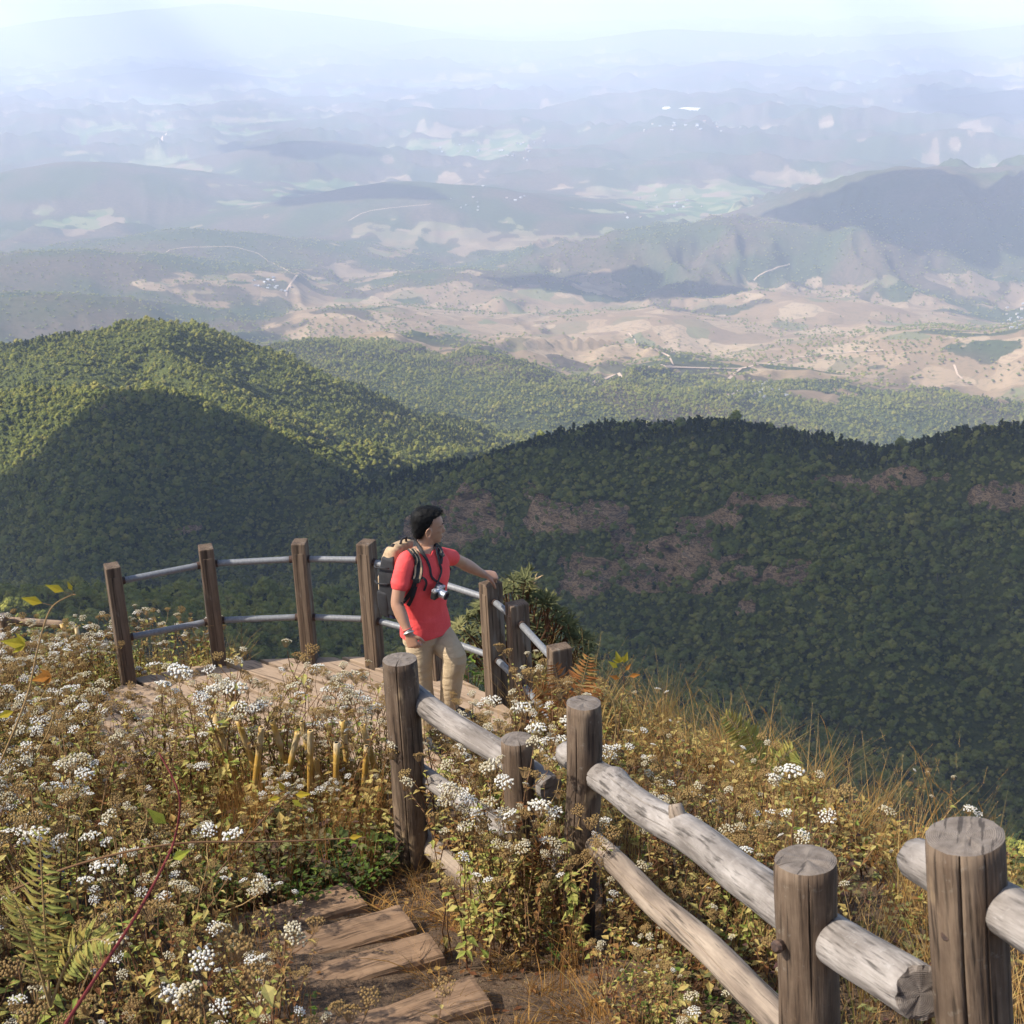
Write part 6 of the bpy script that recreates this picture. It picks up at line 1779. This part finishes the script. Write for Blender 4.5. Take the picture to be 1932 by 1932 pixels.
for i in range(26):
    u = r.uniform(1180, 1880); y_ = r.uniform(5.2, 7.2)
    v0 = 1330 + (u - 1130) * .36 + r.uniform(40, 130); hgt = r.uniform(90, 210)
    p0 = at_y(u, v0, y_); lean = r.uniform(-90, -20)
    w = Raw(); pts = [p0, at_y(u + lean * .25, v0 - hgt * .45, y_), at_y(u + lean * .65, v0 - hgt * .85, y_), at_y(u + lean, v0 - hgt, y_)]
    pts = catmull(pts, 4); w.tube([p - p0 for p in pts], .0019, .0008, 4, r.uniform(.3, .8), 4)
    tp = pts[-1] - p0; d = (pts[-1] - pts[-3]).normalized()
    for q in range(14):
        sd = Vector((r.gauss(0, 1), r.gauss(0, 1), .5)).normalized(); w.leaf(tp - d * .011 * q, d + sd * .4, sd, .02, .0035, 4, r.uniform(.4, .8))
    o = obj('grass_stalk', w.mesh('grass_stalk'), None, p0); o['ord'] = u
    tag(o, 'x', 'grass', 'tall grass stalks on the brow')

# ---- ivy leaves climbing at the foot of the tall post
w = Raw(); r = random.Random(12); ip = at_y(742, 1600, FENCE['a'][1].y - .10)
for i in range(90):
    p = Vector((r.uniform(-.32, .05), r.uniform(-.12, .06), r.uniform(-.42, .14) - .0)); L = r.uniform(.035, .07)
    w.leaf(p, Vector((r.gauss(0, 1), -.4, r.uniform(-1, .3))), Vector((r.uniform(-.4, .4), -1, .5)), L, L * .85, 5, r.uniform(0, .8), .1)
for i in range(7): w.tube([Vector((r.uniform(-.25, 0), 0, -.6)), Vector((r.uniform(-.25, .02), r.uniform(-.1, 0), r.uniform(-.1, .12)))], .0028, .0015, 0, .2, 3)
o = obj('ivy_plant', w.mesh('ivy_plant'), None, ip); tag(o, 'dark green ivy leaves climbing at the foot of the tall split post', 'ivy')

# ---- blue bag half hidden in the flowers
bg = at_y(70, 1560, 5.6); bg.z = gh(bg.x, bg.y)
bag = empty('blue_bag', bg, R(20)); bag.scale = (.5, .5, .52); tag(bag, 'blue bag with an orange tab half hidden among the flowers at the left edge', 'bag')
b = MB(); loft(b, [(Vector((0, 0, z)), Vector((wd, 0, 0)), Vector((0, dp, 0))) for z, wd, dp in ((0, .16, .10), (.03, .21, .14), (.25, .22, .15), (.42, .19, .12), (.52, .12, .08), (.56, .06, .04))], 24, 3)
BLUE = plain('blue_nylon', (.03, .075, .22), .6); ORNG = plain('orange_tab', (.55, .14, .03), .7)
fuse('bag_body', b, BLUE, bag, .012, 3, lambda c: .008 * mnoise.noise(c * 9))
b = MB(); b.box((.03, -.165, .30), (.035, .02, .14), None, 0, .006); b.build('tab', ORNG, bag)
b = MB(); b.tube([(-.06, 0, .54), (-.05, -.02, .61), (.05, -.02, .61), (.06, 0, .54)], .012, 8); b.build('handle', BLACK, bag, True)
b = MB(); b.box((-.09, -.15, .2), (.03, .02, .34), None, 0, .005); b.build('strap', BLACK, bag)

# ================================================================ ROADS AND HOUSES IN THE VALLEY
M = Mat('dirt_road'); diffuse_out(M, (.36, .27, .20, 1)); ROADM = M.m
roads = [([(1109, 742), (1116, 725), (1166, 705), (1226, 691), (1286, 694), (1396, 697), (1446, 686), (1491, 677), (1586, 666), (1666, 662)], 9, 'pale dirt road winding through the brown basin'),
         ([(1372, 720), (1385, 706), (1398, 697)], 8, 'short pale branch road dropping from the basin road'),
         ([(1186, 630), (1200, 645), (1262, 672), (1270, 690)], 6, 'thin track down the bare hill above the basin road'),
         ([(1422, 530), (1432, 520), (1466, 506), (1490, 500)], 7, 'pale track on the shoulder of the wooded ridge'),
         ([(657, 418), (680, 405), (700, 398), (740, 393), (790, 388), (812, 386)], 7, 'broad pale road cut on a far hilltop'),
         ([(260, 483), (350, 468), (440, 466), (485, 478), (505, 492), (547, 514)], 5.5, 'faint track curving round the wooded hill at left'),
         ([(540, 560), (542, 545), (560, 520)], 8, 'short pale road by the far green paddies'),
         ([(300, 272), (302, 262), (314, 252)], 22, 'tiny pale road far out on the plain'),
         ([(1800, 690), (1806, 708), (1815, 716)], 7, 'small track among the fields at right')]
for pts, wd, lab in roads:
    Q = []
    for (a, b2) in zip(pts[:-1], pts[1:]):
        for k in range(6): Q.append(hit_terrain(a[0] + (b2[0] - a[0]) * k / 6, a[1] + (b2[1] - a[1]) * k / 6, 3300))
    Q.append(hit_terrain(*pts[-1], 3300)); Q = [Q[0]] + [(Q[i - 1] + Q[i] * 2 + Q[i + 1]) / 4 for i in range(1, len(Q) - 1)] + [Q[-1]]
    V = []; Fc = []
    for i, p in enumerate(Q):
        t = Q[min(i + 1, len(Q) - 1)] - Q[max(i - 1, 0)]; t.z = 0; t.normalize(); sd = Vector((-t.y, t.x, 0)) * wd / 2
        for s in (-1, 1):
            q = p + sd * s; V.append((q.x, q.y, float(grid_z(np.array([q.x]), np.array([q.y]))[0]) + 2.5))
    for i in range(len(Q) - 1): Fc.append((2 * i, 2 * i + 1, 2 * i + 3, 2 * i + 2))
    o = obj('road', mesh_of('road', V, Fc, ROADM)); tag(o, lab, 'road', kind='structure')
M = Mat('house_wall'); diffuse_out(M, (.30, .28, .25, 1)); HW = M.m
M = Mat('roof_sheet'); diffuse_out(M, M.ramp(M.objrand(), [(0, (.32, .33, .35)), (.35, (.25, .26, .29)), (.6, (.16, .17, .20)), (.8, (.26, .15, .11)), (1, (.36, .36, .36))])); HRf = M.m
hm = MB(); x, y_, h, rf = 6, 4.5, 4, 6.8
hm.add([(-x, -y_, -3), (x, -y_, -3), (x, y_, -3), (-x, y_, -3), (-x, -y_, h), (x, -y_, h), (x, y_, h), (-x, y_, h), (-x, 0, rf - .3), (x, 0, rf - .3)], [(0, 1, 5, 4), (1, 2, 6, 5), (2, 3, 7, 6), (3, 0, 4, 7), (5, 6, 9), (7, 4, 8)], 0)
X = x + .8; Y = y_ + .8
hm.add([(-X, -Y, h - .5), (X, -Y, h - .5), (X, 0, rf), (-X, 0, rf), (-X, Y, h - .5), (X, Y, h - .5)], [(0, 1, 2, 3), (3, 2, 5, 4)], 1)
HOUSE = hm.mesh('house', [HW, HRf])
HOUSES = []
r = random.Random(99)
def village(n, u, v, ru, rv, sc, where):
    for i in range(n):
        uu, vv = u + r.gauss(0, ru), v + r.gauss(0, rv); p = hit_terrain(uu, vv, 3300)
        o = obj('house', HOUSE, None, p, (0, 0, r.uniform(0, 6.28))); s = sc * r.uniform(.75, 1.25); o.scale = (s, s * r.uniform(.8, 1.1), s)
        tag(o, 'x', 'house', 'houses of the valley villages'); HOUSES.append((o, uu, where))
village(34, 1425, 738, 34, 8, .75, 'village among dark trees in the brown basin')
village(16, 1915, 600, 14, 12, 1.0, 'village at the right picture edge')
village(14, 500, 535, 30, 8, 1.2, 'hamlet by the green paddies left of centre')
village(22, 960, 280, 55, 11, 1.9, 'far town on the hazy plain')
village(16, 1290, 240, 60, 7, 2.2, 'farthest town below the pale ridges')
village(16, 1230, 385, 50, 18, 1.3, 'villages along the green valley right of centre')
village(12, 930, 375, 50, 10, 1.3, 'hamlet on the hill in the middle distance')
gp = [hit_terrain(u, 206, 9000) for u in (1252, 1320)]
b = MB(); mid = (gp[0] + gp[1]) / 2; L = (gp[1] - gp[0]).length
hm = MB(); hm.add([(-L / 2, -30, -8), (L / 2, -30, -8), (L / 2, 30, -8), (-L / 2, 30, -8), (-L / 2, -30, 10), (L / 2, -30, 10), (L / 2, 30, 18), (-L / 2, 30, 18)], [(0, 1, 5, 4), (1, 2, 6, 5), (2, 3, 7, 6), (3, 0, 4, 7), (4, 5, 6, 7)])
M = Mat('white_sheet'); diffuse_out(M, (.6, .6, .6, 1))
o = hm.build('greenhouse', M.m, None, False, mid, (0, 0, math.atan2(gp[1].y - gp[0].y, gp[1].x - gp[0].x))); tag(o, 'long white greenhouse roof far out on the hazy plain', 'greenhouse')

# ================================================================ LABELS THAT SINGLE OUT THE REPEATS
ORD = ['first', 'second', 'third', 'fourth', 'fifth', 'sixth', 'seventh', 'eighth', 'ninth', 'tenth', 'eleventh', 'twelfth', 'thirteenth', 'fourteenth', 'fifteenth', 'sixteenth', 'seventeenth', 'eighteenth', 'nineteenth', 'twentieth']
def nth(i):
    if i < 20: return ORD[i]
    i += 1; t, q = divmod(i, 10)
    tens = ['', '', 'twenty', 'thirty', 'forty', 'fifty', 'sixty', 'seventy', 'eighty', 'ninety'][min(t, 9)]
    return tens + '-' + ORD[q - 1] if q else tens[:-1] + 'ieth'
def order_labels(items, fmt):
    """items: (object, u, key); each gets its place from the left within its key"""
    by = {}
    for o, u, k in items: by.setdefault(k, []).append((u, o))
    for k, L in by.items():
        L.sort(key=lambda a: a[0])
        for i, (u, o) in enumerate(L): o['label'] = fmt(nth(i), k)
def top_u(o, lift=0.0): return float(project(np.array([o.location + Vector((0, 0, lift))]))[0][0])
order_labels(HOUSES, lambda n, k: '%s house from the left in the %s' % (n, k))
tops = [o for o in SC.objects if o.parent is None]
order_labels([(o, o['ord'], 'g') for o in tops if o.name.startswith('grass_stalk')], lambda n, k: '%s tall dry grass stalk from the left along the brow' % n)
order_labels([(o, top_u(o, 5), o['label']) for o in tops if o.name.startswith(('broadleaf_tree', 'pine_tree'))], lambda n, k: '%s %s from the left' % (n, k) if False else '%s from left: %s' % (n, k))
order_labels([(o, top_u(o, .5), o['label']) for o in tops if o.name.startswith('flowering_plant')], lambda n, k: '%s from the left, %s' % (n, k))
